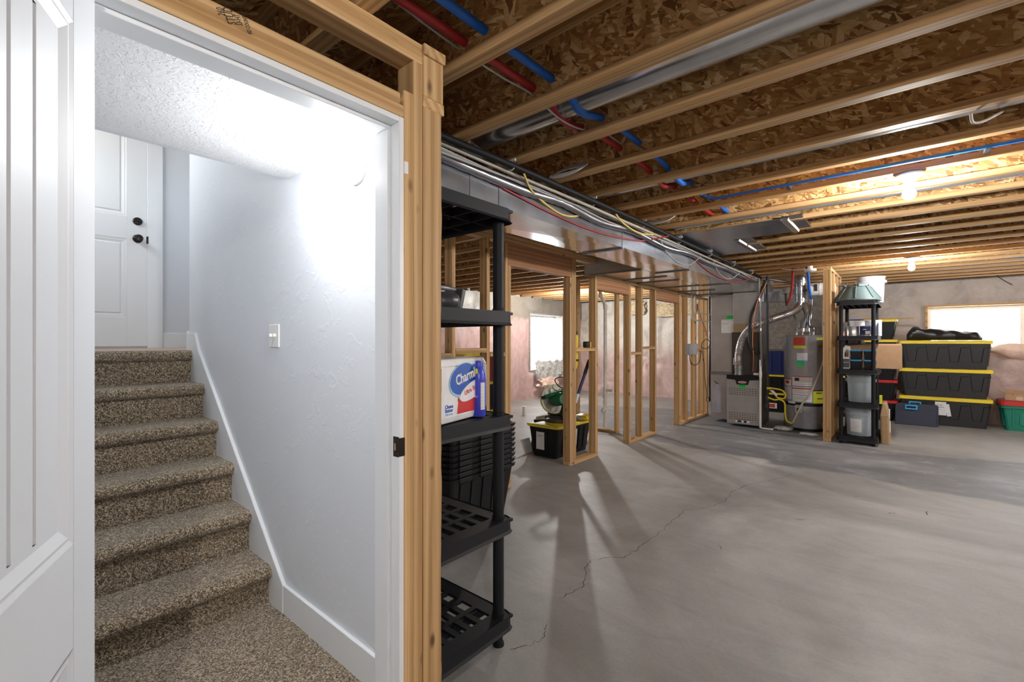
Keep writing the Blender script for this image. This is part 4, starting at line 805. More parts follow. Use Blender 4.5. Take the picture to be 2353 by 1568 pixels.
# flexible vent and wye
t = thing('flexible_vent', 'ribbed silver flexible vent pipe curving from furnace to flue', 'vent pipe', (-2.02, 7.83, .80))
P = spline([(-2.00, 7.815, .90), (-2.00, 7.81, 1.15), (-1.93, 7.80, 1.40), (-1.80, 7.80, 1.55), (-1.60, 7.84, 1.64), (-1.38, 7.95, 1.73), (-1.27, 8.08, 1.80), (-1.235, 8.2, 1.91)], 22)
MB().tube(P, [.058 if i % 2 else .0535 for i in range(len(P))], 20).build('ribbed_hose', foil_ribbed, t); MB().lathe([(.062, .0), (.062, .09), (.067, .10), (.067, .14)], (-2.0, 7.815, .80), 20).build('collar', galv_side, t)
t = thing('flue_pipe', 'galvanised vertical flue pipe with elbows above the water heater', 'vent pipe', (-1.22, 8.22, 1.46))
MB().lathe([(.085, 0), (.085, .42)], (-1.225, 8.22, 1.91), 24).build('riser', galv_side, t)
MB().tube(spline([(-1.19, 8.20, 1.47), (-1.18, 8.19, 1.58), (-1.145, 8.19, 1.68), (-1.15, 8.20, 1.80), (-1.22, 8.22, 1.93)], 4), [.062] * 16 + [.06], 18).build('heater_branch', galv_side, t)
for z in (1.95, 2.03, 2.16, 2.22): MB().lathe([(.088, 0), (.088, .012)], (-1.225, 8.22, z), 24).build('joint_band', cleat_m, t)
MB().lathe([(.085, 0), (.085, .05), (.075, .06)], (-1.19, 8.20, 1.475), 20).build('draft_hood', steel, t)
for a in (0, 1.6, 3.1, 4.7): MB().tube([(-1.19 + .08 * math.cos(a), 8.20 + .08 * math.sin(a), 1.42), (-1.19 + .08 * math.cos(a), 8.20 + .08 * math.sin(a), 1.48)], .006, 6).build('hood_leg', steel, t)
# water heater
t = thing('water_heater', 'tall grey gas water heater with warning labels behind the wooden post', 'water heater', (-1.17, 8.2, 0)); WX, WY, WRd = -1.17, 8.20, .275
MB().lathe([(.25, .0), (.25, .035)], (WX, WY, 0), 40).build('base_ring', black_p, t)
MB().lathe([(WRd - .01, .04), (WRd, .055), (WRd, .37)], (WX, WY, 0), 56).build('lower_jacket', tank_grey, t); MB().lathe([(WRd - .004, .36), (WRd - .004, .425)], (WX, WY, 0), 56).build('black_band', black_p, t)
MB().lathe([(WRd, .42), (WRd, 1.40), (WRd - .015, 1.418), (0, 1.425)], (WX, WY, 0), 56).build('upper_jacket', tank_grey, t); UJ = bpy.data.objects['upper_jacket']
BASE = math.atan2(-WY, -WX)       # direction of the viewer's side of the tank, used only to space the labels round it
def wrap(a0, a1, z0, z1, mat, name, out=.0015):
    mb = MB(); K = 8; V = []
    for i in range(K + 1):
        a = BASE + a0 + (a1 - a0) * i / K
        for z in (z0, z1): V.append((WX + (WRd + out) * math.cos(a), WY + (WRd + out) * math.sin(a), z))
    mb.add(V, [(2 * i, 2 * i + 2, 2 * i + 3, 2 * i + 1) for i in range(K)], True); return mb.build(name, mat, UJ)
def round_a(u): return math.asin(max(-1, min(1, u)))      # u: -1 .. 1 across the visible half of the tank
def wl(u0, u1, z0, z1, mat, name, out=.0015): wrap(round_a(u0), round_a(u1), z0, z1, mat, name, out)
wl(-0.519, 0.013, 1.267, 1.387, red_label, 'red_sticker'); wl(-0.519, 0.038, 1.222, 1.260, yel_label, 'warning_sticker'); wl(-0.367, 0.114, 1.026, 1.153, paper, 'inspection_tag'); wl(-0.367, 0.114, 1.026, 1.045, blue_hand, 'tag_band', .002); wl(-0.418, -0.013, 0.963, 1.020, lime, 'green_sticker')
wl(0.519, 0.823, 1.343, 1.381, yel_label, 'yellow_tag'); wl(-0.570, 0.316, 0.437, 0.810, paper, 'instruction_label'); wl(-0.544, 0.291, 0.722, 0.798, plain('label_tint', (.62, .58, .58), .6), 'label_print', .002); wl(-0.570, 0.316, 0.798, 0.810, red_label, 'label_band', .0022)
wl(-0.570, 0.316, 0.620, 0.639, red_label, 'label_band', .0022); wl(-0.468, -0.266, 0.741, 0.785, ink, 'label_print', .0024); wl(-0.570, 0.316, 0.655, 0.665, ink, 'label_print', .0024); wl(-0.570, 0.316, 0.532, 0.538, red_label, 'label_band', .0022)
for zz in (.696, .601, .576, .506, .481): wl(-.52, .27, zz - .006, zz, plain('grey_print', (.4, .4, .42), .6), 'label_print', .0022)
wl(-0.949, -0.646, 0.658, 0.766, paper, 'hazard_label'); wl(-0.949, -0.646, 0.750, 0.766, red_label, 'label_band', .002); wl(-0.899, -0.722, 0.690, 0.734, red_label, 'label_print', .002); wl(-0.949, -0.620, 0.456, 0.646, plain('label_tint', (.62, .58, .58), .6), 'energy_label')
wl(0.367, 0.873, 0.418, 0.614, yel_label, 'yellow_energy_label'); wl(0.367, 0.873, 0.598, 0.614, ink, 'label_print', .002); wl(0.494, 0.747, 0.563, 0.576, ink, 'label_print', .002); wl(0.544, 0.797, 0.481, 0.494, ink, 'label_print', .002); wl(-0.772, -0.443, 0.399, 0.430, paper, 'small_label')
wl(0.747, 0.975, 0.056, 0.164, paper, 'side_label'); wl(0.747, 0.975, 0.151, 0.164, red_label, 'label_band', .002)
ux, uy = math.cos(BASE), math.sin(BASE)
def onT(a, z, out=0): return (WX + (WRd + out) * math.cos(BASE + a), WY + (WRd + out) * math.sin(BASE + a), z)
c = onT(round_a(-0.241), .33, .035); mb = MB(); mb.box(-.05, .05, -.035, .035, -.06, .06, Matrix.Translation(c) @ Matrix.Rotation(BASE + round_a(-0.241) + R(90), 4, 'Z')); mb.build('gas_valve', plain('valve_grey', (.42, .42, .40), .45), t, .008)
mb = MB(); M_ = Matrix.Translation(onT(round_a(-0.241), .33, .072)) @ Matrix.Rotation(BASE + round_a(-0.241) + R(90), 4, 'Z') @ Matrix.Rotation(R(90), 4, 'X'); mb.lathe([(.02, 0), (.018, .015), (0, .016)], M=M_, n=16); mb.build('valve_dial', black_p, t)
c = onT(round_a(0.342), .235, .0); M_ = Matrix.Translation(c) @ Matrix.Rotation(BASE + round_a(0.342) + R(90), 4, 'Z') @ Matrix.Rotation(R(90), 4, 'X'); MB().lathe([(.045, -.005), (.045, .006), (.03, .008), (.012, .012), (.01, .02), (0, .02)], M=M_, n=24).build('drain_port', tank_grey, t)
MB().tube([onT(round_a(0.646), 1.26, .0), onT(round_a(0.646), 1.265, .06), onT(round_a(0.646), 1.22, .065)], .016, 10).build('relief_valve', copper, t)
MB().tube(spline([onT(round_a(0.658), 1.22, .065), onT(round_a(0.646), 1.05, .065), onT(round_a(0.443), .8, .06), onT(round_a(0.165), .55, .06), onT(round_a(-0.089), .42, .10), onT(round_a(-0.316), .20, .12), onT(round_a(-0.418), .12, .11)], 6), .0125, 10).build('drain_hose', cream, t)
for sx in (-.10, .11):
    MB().tube([(WX + sx, WY - .06, 1.415), (WX + sx, WY - .06, 1.47)], .016, 10).build('water_nipple', steel, t)
t = thing('hot_water_riser', 'red and steel water line rising from the heater top left side', 'pipe', (-1.27, 8.14, 1.45))
MB().tube(spline([(-1.27, 8.14, 1.46), (-1.285, 8.10, 1.68), (-1.33, 8.0, 1.80), (-1.37, 7.95, 1.87)], 5), .013, 8).build('steel_hose', galv_side, t); MB().tube(spline([(-1.37, 7.95, 1.87), (-1.30, 7.85, 2.02), (-1.235, 7.6, 2.25), (-1.16, 7.2, 2.42)], 6), .0165, 10).build('red_tube', red_pex, t)
MB().tube([(-1.37, 7.95, 1.86), (-1.385, 7.97, 2.05)], .017, 8).build('black_wrap', black_rub, t)
t = thing('cold_water_riser', 'blue and steel water line rising from the heater top right side', 'pipe', (-1.06, 8.14, 1.45))
MB().tube(spline([(-1.06, 8.14, 1.46), (-1.06, 8.12, 1.53), (-1.10, 8.08, 1.56), (-1.10, 8.02, 1.70), (-1.06, 7.95, 1.85), (-1.05, 7.9, 1.94)], 5), .014, 8).build('steel_hose', galv_side, t); MB().tube(spline([(-1.05, 7.9, 1.94), (-1.06, 7.8, 2.08), (-1.05, 7.6, 2.28), (-1.03, 7.2, 2.42)], 6), .0165, 10).build('blue_tube', blue_pex, t)
t = thing('expansion_tank', 'white horizontal expansion tank near the joists beside the flue', 'tank', (-1.0, 8.1, 2.1))
M_ = Matrix.Translation((-1.13, 8.10, 2.09)) @ Matrix.Rotation(R(90), 4, 'Y'); MB().lathe([(0, 0), (.06, .008), (.092, .035), (.098, .08), (.098, .16)], M=M_, n=28).build('tank_shell', white_p, t); MB().lathe([(.101, .16), (.101, .175)], M=M_, n=28).build('seam_band', white_p, t); MB().lathe([(.098, .175), (.098, .32), (.07, .35), (0, .36)], M=M_, n=28).build('tank_shell', white_p, t)
MB().lathe([(.016, -.03), (.016, .005)], M=M_, n=12).build('blue_cap', brand_blue, t); BX(-1.03, -.99, 7.998, 8.004, 2.06, 2.16).build('tank_label', ink, t)
t = thing('white_vent_pipe', 'white plastic vent pipe standing behind the wooden post', 'pipe', (-.95, 8.35, 1.3))
MB().tube([(-.93, 8.45, 1.3), (-.93, 8.45, 2.0), (-.93, 8.45, 2.33)], .052, 18).build('pipe_run', white_p, t); MB().tube([(-.93, 8.45, 1.86), (-.93, 8.45, 1.96)], .06, 18).build('coupling', white_p, t)
t = thing('white_elbow_pipe', 'thick white duct stub between furnace plenum and flue under the joists', 'pipe', (-1.6, 8.6, 2.1)); MB().tube([(-1.72, 8.6, 2.14), (-1.30, 8.55, 2.14)], .06, 18).build('pipe_run', plain('off_white_duct', (.6, .58, .53), .5), t)
t = thing('branch_duct', 'short galvanised branch duct dropping beside the furnace plenum', 'duct', (-1.5, 8.5, 2.0)); BX(-1.69, -1.48, 8.12, 8.5, 1.95, 2.10).build('duct_body', galv_side, t, .003); BX(-1.69, -1.66, 8.11, 8.5, 2.10, 2.32).build('hanger_flange', galv_dull, t)
# lines in front of the furnace side
t = thing('refrigerant_line', 'black foam-wrapped refrigerant line looping over the flexible vent', 'pipe', (-1.75, 7.7, 1.1)); P = spline([(-1.60, 7.70, 2.24), (-1.68, 7.70, 2.0), (-1.80, 7.69, 1.72), (-1.815, 7.69, 1.45), (-1.80, 7.69, 1.28), (-1.74, 7.70, 1.17), (-1.68, 7.76, 1.15)], 6)
MB().tube(P, .026, 10).build('foam_wrap', black_rub, t); MB().tube(spline([(-1.58, 7.67, 2.2), (-1.72, 7.66, 1.85), (-1.77, 7.67, 1.4), (-1.76, 7.68, 1.1), (-1.775, 7.72, .87)], 6), .007, 8).build('copper_tube', copper, t)
t = thing('steel_conduit', 'grey steel conduit dropping from the cables in front of the furnace', 'pipe', (-1.69, 7.68, .8)); MB().tube([(-1.685, 7.68, 2.28), (-1.68, 7.68, 1.95), (-1.665, 7.68, 1.5), (-1.655, 7.69, .95)], .013, 10).build('conduit_tube', plain('dull_conduit', (.20, .20, .21), .5), t)
for z in (1.95, 1.5): MB().tube([(-1.682 + (.016 if z < 1.6 else 0), 7.68, z - .02), (-1.682 + (.016 if z < 1.6 else 0), 7.68, z + .02)], .018, 10).build('coupling', steel, t)
t = thing('gas_pipe', 'black iron gas pipe standing upright beside the furnace', 'pipe', (-1.60, 7.75, .25)); MB().tube([(-1.585, 7.74, 2.30), (-1.585, 7.74, .28)], .019, 12).build('pipe_run', black_rub, t)
for z in (2.22, .62, .48, .36): MB().tube([(-1.585, 7.74, z - .03), (-1.585, 7.74, z + .03)], .027, 12).build('fitting', dark_metal, t)
MB().tube(spline([(-1.69, 7.76, 2.27), (-1.6, 7.9, 2.27), (-1.4, 8.2, 2.24), (-1.3, 8.4, 2.22)], 5), .022, 10).build('foil_sleeve', foil, t)
t = thing('condensate_pipe', 'white plastic condensate pipe running down the furnace front corner', 'pipe', (-1.68, 7.70, 0)); MB().tube([(-1.668, 7.69, 1.05), (-1.668, 7.69, .03), (-1.63, 7.69, .02), (-1.50, 7.70, .02)], .0155, 12).build('pipe_run', pvc_m, t); MB().tube([(-1.70, 7.69, .83), (-1.76, 7.70, .83)], .0165, 12).build('side_branch', pvc_m, t); MB().tube([(-1.668, 7.69, .79), (-1.668, 7.69, .87)], .021, 12).build('tee_fitting', pvc_m, t)
t = thing('gas_flex_line', 'yellow flexible gas line looping to the water heater valve', 'gas line', (-1.45, 7.7, .3))
MB().tube(spline([(-1.57, 7.72, .485), (-1.48, 7.70, .46), (-1.42, 7.72, .47), (-1.36, 7.74, .42), (-1.355, 7.76, .28), (-1.345, 7.80, .16), (-1.28, 7.84, .12), (-1.26, 7.88, .17), (-1.255, 7.92, .20)], 6), .0125, 10).build('lower_hose', yellow_p, t)
MB().tube(spline([(-1.56, 7.74, .63), (-1.48, 7.76, .62), (-1.40, 7.78, .60), (-1.36, 7.80, .54), (-1.38, 7.8, .48), (-1.46, 7.78, .49), (-1.50, 7.76, .55), (-1.56, 7.75, .6)], 6), .0115, 10).build('upper_hose', yellow_p, t); BX(-1.585, -1.53, 7.69, 7.72, .615, .64).build('valve_handle', yellow_p, t, .003)
MB().tube([(-1.53, 7.745, .59), (-1.46, 7.74, .52)], .02, 10).build('white_tag', white_p, t)
tag(lump('plastic_scrap', film, (-1.40, 7.85, .03), (.11, .07, .03), 'x', 'x', 3.0), 'crumpled clear plastic scrap on the floor right of the furnace', 'scrap')
tag(lump('paper_scrap', paper, (-1.06, 7.70, .012), (.10, .06, .012), 'x', 'x', 5.0), 'torn white paper scrap on the floor in front of the water heater', 'scrap')

# wooden post = end of a stud wall beside the heater
t = thing('heater_partition', 'bare wooden stud wall end standing between water heater and black shelf', 'framing', (-.80, 7.4, 0))
for y in (7.345, 7.75, 8.16, 8.57): BX(-.845, -.756, y, y + .038, .04, 2.27).build('stud', wood_z, t, .003, seg=1)
BX(-.845, -.756, 7.345, 8.61, 0, .04).build('bottom_plate', wood_y, t, .003, seg=1); BX(-.845, -.756, 7.345, 8.61, 2.27, 2.308).build('top_plate', wood_y, t, .003, seg=1)

# ------------------------------------------------------------------ builders for storage things
def shelf_unit(label, loc, W, D, tiers, lip=.06, post_r=.024, group=None):
    """free-standing resin shelf; W along x, D along y, loc = lower corner (min x, min y)"""
    t = local_thing('resin_shelf', label, 'shelf unit', loc)
    for k, z in enumerate(tiers):
        mb = MB(); o = .006
        mb.frustum((-o, W + o, -o, D + o), (0, W, 0, D), z - lip, z - lip * .8, None, .035, False, False)
        mb.frustum((0, W, 0, D), (.002, W - .002, .002, D - .002), z - lip * .8, z, None, .035, False, False)
        bw = .075; zt = z - .003
        for b in ((.003, W - .003, .003, bw), (.003, W - .003, D - bw, D - .003), (.003, bw, bw, D - bw), (W - bw, W - .003, bw, D - bw)): mb.box(b[0], b[1], b[2], b[3], zt - .012, zt)
        sx = .09; n = int((W - 2 * bw) / sx)
        for i in range(1, n): mb.box(bw + i * (W - 2 * bw) / n - .012, bw + i * (W - 2 * bw) / n + .012, bw, D - bw, zt - .014, zt)
        m = int((D - 2 * bw) / .052)
        for j in range(1, m): mb.box(bw, W - bw, bw + j * (D - 2 * bw) / m - .014, bw + j * (D - 2 * bw) / m + .014, zt - .012, zt - .001)
        for j in range(1, 4): mb.box(.01, W - .01, D * j / 4 - .003, D * j / 4 + .003, z - lip * .85, zt - .012)
        for i in range(1, 6): mb.box(W * i / 6 - .003, W * i / 6 + .003, .01, D - .01, z - lip * .85, zt - .012)
        lp(mb, 'shelf_tier', black_shelf, t)
    for x in (.048, W - .048):
        for y in (.048, D - .048):
            mb = MB(); zs = [0.0] + list(tiers)
            mb.lathe([(post_r * 1.05, 0), (post_r * 1.05, .012), (post_r * .8, .014), (post_r * .8, tiers[0] - lip)], (x, y, 0), 20)
            for a, b in zip(tiers[:-1], tiers[1:]): mb.lathe([(post_r * 1.12, a - .004), (post_r * 1.12, a + .012), (post_r, a + .014), (post_r, b - lip)], (x, y, 0), 20)
            lp(mb, 'post', black_shelf, t)
    return t
tote_grain = plain('pebbled_black_tote', (.017, .0175, .020), .5, bumpy=.25, bscale=220)
groove_dark = plain('deep_black_groove', (.0025, .0025, .003), .8, spec=.1)
def tote(label, loc, W, D, H, body_m, lid_m, rotz=0, lid=True, w_pattern=False, ribs=3, group=None, taper=.045, lid_h=.032, cat='storage bin', name='storage_tote'):
    """loc = centre of the base; W along local x, D along local y"""
    t = local_thing(name, label, cat, loc, rotz, group); w, d = W / 2 - .025, D / 2 - .02
    mb = MB(); a = (-w + taper, w - taper, -d + taper * .7, d - taper * .7); b = (-w, w, -d, d); zt = H - (lid_h if lid else 0)
    mb.frustum(a, b, 0, zt, None, .03, True, lid)
    if not lid: mb.frustum((a[0] + .003, a[1] - .003, a[2] + .003, a[3] - .003), (b[0] - .003, b[1] + -.003, b[2] + .003, b[3] - .003), .003, zt, None, .03, True, False)
    for sx in (-1, 1):
        for i in range(ribs):
            y = -d * .62 + i * d * 1.24 / max(1, ribs - 1)
            mb.prism([(sx * (w - taper * .8), .05), (sx * (w - taper * .8 + .010), .05), (sx * (w + .006), zt - .03), (sx * (w - .01), zt - .03)], y - .012, y + .012, 'y')
    if not w_pattern:
        for sy in (-1, 1):
            for i in range(4):
                x = -w * .7 + i * w * 1.4 / 3
                mb.prism([(sy * (d - taper * .6), .05), (sy * (d - taper * .6 + .010), .05), (sy * (d + .005), zt - .03), (sy * (d - .01), zt - .03)], x - .012, x + .012, 'x')
    lp(mb, 'tote_body', body_m, t, bevel=.003)
    if w_pattern:
        mb = MB(); f = lambda z: -d + taper * .7 * (1 - z / zt) - .0015
        for cx in (-.5, -.17, .17, .5):
            x = cx * w * 1.45; z1, z0 = zt - .02, .11; up = (cx in (-.17, .5))
            p = [(x - .085, z1), (x - .055, z0), (x + .035, z0), (x + .065, z1 - .04)]
            mb.tube([(q[0], f(q[1]), q[1]) for q in p], .0035, 4); mb.tube([(x + .065, f(z1 - .04), z1 - .04), (x + .15, f(z1 - .04), z1 - .04)], .0035, 4)
        lp(mb, 'moulded_lines', groove_dark, t)
    if lid:
        mb = MB(); mb.frustum((-W / 2, W / 2, -D / 2, D / 2), (-W / 2, W / 2, -D / 2, D / 2), H - lid_h, H - .009, None, .04); mb.frustum((-W / 2 + .006, W / 2 - .006, -D / 2 + .006, D / 2 - .006), (-W / 2 + .012, W / 2 - .012, -D / 2 + .012, D / 2 - .012), H - .009, H - .003, None, .04)
        for i in range(5):
            x = -W * .38 + i * W * .19
            mb.box(x - .05, x + .05, -D / 2 + .003, -D / 2 + .04, H - .008, H); mb.box(x - .05, x + .05, D / 2 - .04, D / 2 - .003, H - .008, H)
        lp(mb, 'lid', lid_m, t, bevel=.003)
    return t
def sheet_on(t, x, z, w, h, y, lines=(), name='paper_label', ang=0, mat=None):
    M = Matrix.Translation((x, y, z)) @ Matrix.Rotation(ang, 4, 'Y')
    q = lp(MB().box(-w / 2, w / 2, -.0008, 0, -h / 2, h / 2, M), name, mat or paper, t)
    for s_, size, dx, dz in lines: text(s_, size, M @ Matrix.Translation((dx, -.0014, dz)) @ Matrix.Rotation(R(90), 4, 'X'), ink, q, 'label_print')

# ------------------------------------------------------------------ near shelf and what stands on it
shelf_unit('tall black resin shelf unit right behind the bare wooden door post', (-2.215, 1.088, 0), .905, .457, (.135, .556, 1.008, 1.458, 1.905), .06)
t = local_thing('toilet_paper_pack', 'shrink-wrapped toilet paper multipack with red and blue branding on the black shelf', 'toilet paper', (-1.465, 1.27, 1.0095), R(102.8))
mb = MB(); nx, nz = 12, 9; hw, hd, hh = .205, .10, .25
def pk(u, v): return .006 * noise.noise(Vector((u * 5, v * 5, 3))) + .004 * math.cos(u * 30)
mb.frustum((-hw + .01, hw - .01, -hd + .006, hd - .006), (-hw, hw, -hd, hd), 0, .03, None, .02); mb.frustum((-hw, hw, -hd, hd), (-hw, hw, -hd, hd), .03, hh - .03, None, .02); mb.frustum((-hw, hw, -hd, hd), (-hw + .015, hw - .015, -hd + .012, hd - .012), hh - .03, hh, None, .02)
wr = lp(mb, 'plastic_wrap', pack_white, t, bevel=.006)
FYp = -hd - .0008
def disc(cx, cz, rx, rz, mat, y, name='printed_shape', a0=0, a1=2 * math.pi, rot=0):
    P = []
    for i in range(29):
        a = a0 + (a1 - a0) * i / 28; x, z = rx * math.cos(a), rz * math.sin(a); P.append((cx + x * math.cos(rot) - z * math.sin(rot), cz + x * math.sin(rot) + z * math.cos(rot)))
    lp(MB().prism(P[:-1] if a1 - a0 > 6.2 else P, y - .0006, y, 'y'), name, mat, wr)
lp(MB().prism([(-.04, .03), (.16, .03), (.17, .16), (.10, .12), (.03, .09), (-.035, .10)], FYp - .0006, FYp, 'y'), 'red_panel', pink_label, wr)
disc(.045, .125, .085, .045, pack_white, FYp - .0008, rot=.25); disc(.0, .165, .098, .066, sky_blue, FYp - .0012, rot=.25); disc(.0, .168, .092, .060, brand_blue, FYp - .002, rot=.25); disc(.09, .18, .05, .045, brand_blue, FYp - .002, rot=.25)
disc(.07, .118, .10, .034, pack_white, FYp - .0027, rot=.3)
text('Charmin', .052, Matrix.Translation((.028, FYp - .0034, .178)) @ Matrix.Rotation(R(90), 4, 'X') @ Matrix.Rotation(.22, 4, 'Z') @ Matrix.Diagonal((.92, 1.1, 1, 1)), paper, wr, bold=.0012)
text('Ultra Strong', .026, Matrix.Translation((.07, FYp - .0034, .123)) @ Matrix.Rotation(R(90), 4, 'X') @ Matrix.Rotation(.26, 4, 'Z'), pink_label, wr, bold=.0006)
lp(MB().prism([(-.155, .03), (-.045, .028), (-.035, .078), (-.15, .08)], FYp - .0014, FYp - .0005, 'y'), 'slogan_panel', paper, wr)
text('Cleans', .020, Matrix.Translation((-.098, FYp - .002, .066)) @ Matrix.Rotation(R(90), 4, 'X'), brand_blue, wr, bold=.0005); text('Better', .020, Matrix.Translation((-.098, FYp - .002, .051)) @ Matrix.Rotation(R(90), 4, 'X'), brand_blue, wr, bold=.0005); text('Use Less', .013, Matrix.Translation((-.098, FYp - .002, .037)) @ Matrix.Rotation(R(90), 4, 'X'), blue_hand, wr)
lp(MB().box(-.19, -.145, FYp - .0006, FYp, .125, .215), 'red_count_panel', pink_label, wr); text('6', .045, Matrix.Translation((-.163, FYp - .0012, .19)) @ Matrix.Rotation(R(90), 4, 'X'), paper, wr, bold=.001); text('FSC', .014, Matrix.Translation((-.163, FYp - .0012, .137)) @ Matrix.Rotation(R(90), 4, 'X'), paper, wr)
lp(MB().box(hw + .0002, hw + .001, -.06, .06, .02, .13), 'red_side_panel', plain('dark_red_print', (.30, .03, .03), .4), wr)
t = local_thing('spray_can', 'blue aerosol sunscreen can standing in front of the toilet paper pack', 'spray can', (-1.392, 1.408, 1.0095), R(100))
lp(MB().lathe([(.028, 0), (.031, .004), (.031, .155), (.029, .175), (.024, .193), (.0195, .202)], n=32), 'can_body', spray_blue, t); lp(MB().lathe([(.0185, .200), (.0195, .206), (.0185, .228), (.015, .236), (0, .237)], n=28), 'spray_cap', spray_blue, t)
def canwrap(a0, a1, z0, z1, mat, name, r=.0313):
    mb = MB(); K = 8; V = []
    for i in range(K + 1):
        a = a0 + (a1 - a0) * i / K
        for z in (z0, z1): V.append((r * math.cos(a), r * math.sin(a), z))
    mb.add(V, [(2 * i, 2 * i + 2, 2 * i + 3, 2 * i + 1) for i in range(K)], True); lp(mb, name, mat, t)
canwrap(-2.25, -1.55, .03, .145, paper, 'ingredient_panel'); canwrap(-3.35, -2.65, .182, .203, yel_label, 'yellow_badge', .0292); canwrap(-3.75, -3.25, .10, .125, plain('orange_print', (.8, .4, .05), .5), 'sun_emblem')
for i in range(7): canwrap(-2.2, -1.6, .04 + i * .014, .0408 + i * .014, plain('grey_print', (.4, .4, .42), .6), 'ingredient_print', .0316)
text('SPORT', .012, Matrix.Rotation(-3.15 + R(90), 4, 'Z') @ Matrix.Translation((0, -.0318, .085)) @ Matrix.Rotation(R(90), 4, 'X'), paper, t)
t = thing('hand_vacuum', 'dark grey handheld vacuum lying on the shelf above the toilet paper', 'vacuum', (-1.52, 1.30, 1.458))
P0 = Vector((-1.50, 1.14, 1.495)); P1 = Vector((-1.53, 1.375, 1.505))
MB().tube([P0, P0.lerp(P1, .3), P0.lerp(P1, .32), P0.lerp(P1, .55), P0.lerp(P1, .57), P1], [.022, .030, .033, .036, .040, .043], 24).build('motor_body', plain('vacuum_grey', (.05, .052, .058), .35), t)
MB().tube([P1, P1 + Vector((-.002, .012, 0))], [.044, .040], 24).build('dust_cup_end', plain('smoky_cup', (.16, .165, .18), .25), t)
mb = MB(); mb.box(-.035, .035, -.012, .012, -.048, .052, Matrix.Translation((-1.535, 1.415, 1.512)) @ Matrix.Rotation(R(-14), 4, 'X')); mb.build('nozzle_head', plain('vacuum_grey', (.05, .052, .058), .35), t, .004)
MB().tube(spline([(-1.50, 1.13, 1.53), (-1.51, 1.20, 1.555), (-1.53, 1.32, 1.562), (-1.535, 1.40, 1.558)], 5), .011, 10).build('carry_handle', plain('smoky_cup', (.16, .165, .18), .25), t)
MB().tube(spline([(-1.47, 1.12, 1.54), (-1.45, 1.19, 1.535), (-1.46, 1.20, 1.50), (-1.47, 1.13, 1.50)], 5), .006, 8).build('power_cord', black_rub, t)
t = local_thing('paper_towel_pack', 'white plastic-wrapped paper towel pack with blue lettering behind the post', 'paper towels', (-1.56, 1.215, 1.458), R(95))
lp(MB().frustum((-.08, .06, -.06, .06), (-.08, .05, -.055, .055), 0, .26, None, .025), 'plastic_wrap', pack_white, t, bevel=.006); lp(MB().box(-.07, .055, -.0615, -.060, .05, .125), 'teal_band', teal_paint, t)
text('TO', .06, Matrix.Translation((.03, -.0622, .06)) @ Matrix.Rotation(R(90), 4, 'X'), brand_blue, t, bold=.002)

# stack of nested empty totes behind the near shelf
for k in range(9):
    z = .038 * k
    lab = {0: 'empty black tote standing on the floor, lowest of the nested stack behind the shelf', 8: 'empty black tote on top of the nested stack behind the shelf'}.get(k, 'empty black tote nested in the stack behind the shelf, %s up from its floor' % ORD[k + 1])
    t = local_thing('nested_tote', lab, 'storage bin', (-2.50, 2.375, z), 0, 'nested black totes behind the near shelf')
    mb = MB(); a = (-.165, .165, -.27, .27); b = (-.21, .21, -.33, .33)
    mb.frustum(a, b, 0, .40, None, .03, True, False)
    if k == 0:
        for i in range(5):
            y = -.22 + i * .11; mb.prism([(.166, .03), (.174, .03), (.214, .36), (.20, .36)], y - .012, y + .012, 'y'); 
    lp(mb, 'tote_body', black_p, t)
    mb = MB(); mb.frustum((-.222, .222, -.342, .342), (-.228, .228, -.348, .348), .378, .402, None, .035, False, False); mb.frustum((-.205, .205, -.325, .325), (-.228, .228, -.348, .348), .402, .4021, None, .035, False, False)
    for y in (-.20, .0, .20): mb.box(.218, .232, y - .06, y + .06, .374, .405)
    for x in (-.12, .12): mb.box(x - .05, x + .05, .335, .352, .374, .405)
    lp(mb, 'rim', black_p, t, bevel=.004); lp(MB().lathe([(.006, 0), (.006, .012)], (.20, .35, .388), 8), 'rim_pin', steel, t)

# ------------------------------------------------------------------ tote with mitre saw, things leaning beside it
t = tote('black tote with yellow lid carrying the green mitre saw behind the studs', (-3.155, 4.585, 0), .46, .76, .375, black_p, yellow_p, ribs=5)
sheet_on(t, -.03, .19, .115, .20, -.362, [('LEGOS', .024, 0, .055), ('- - -', .016, 0, .03), ('-----', .014, 0, .015), ('---', .014, 0, .0)])
M_ = Matrix.Translation((.204, -.03, .20)) @ Matrix.Rotation(R(4), 4, 'Y'); lp(MB().box(-.0008, 0, -.07, .07, -.10, .10, M_), 'paper_label', paper, t)
t = thing('mitre_saw', 'green mitre saw with a pale round blade guard on the yellow tote lid', 'saw', (-3.16, 4.52, .375))
MB().lathe([(.13, .0), (.14, .01), (.14, .035), (.12, .04), (0, .04)], (-3.15, 4.52, .377), 32).build('turntable', dark_metal, t); mb = MB(); mb.box(-3.33, -2.99, 4.50, 4.68, .377, .43); mb.build('base_casting', dark_metal, t, .01)
BX(-3.36, -2.96, 4.60, 4.625, .43, .50).build('rear_fence', dark_metal, t, .005)
MB().tube([(-3.20, 4.44, .40), (-3.25, 4.32, .405), (-3.285, 4.245, .40)], [.012, .014, .02], 12).build('turntable_handle', black_rub, t)
GC = Vector((-3.235, 4.56, .63)); ax = Vector((.80, -.45, .10)).normalized(); M_ = Matrix.Translation(GC) @ ax.to_track_quat('Z', 'Y').to_matrix().to_4x4()
mb = MB().lathe([(.165, -.018), (.172, -.012), (.172, .022), (.158, .03), (.05, .034), (0, .034)], M=M_, n=48); 
for i in range(40):
    a = i * math.pi * 2 / 40; mb.box(.160, .176, -.006, .006, -.016, .026, M_ @ Matrix.Rotation(a, 4, 'Z'))
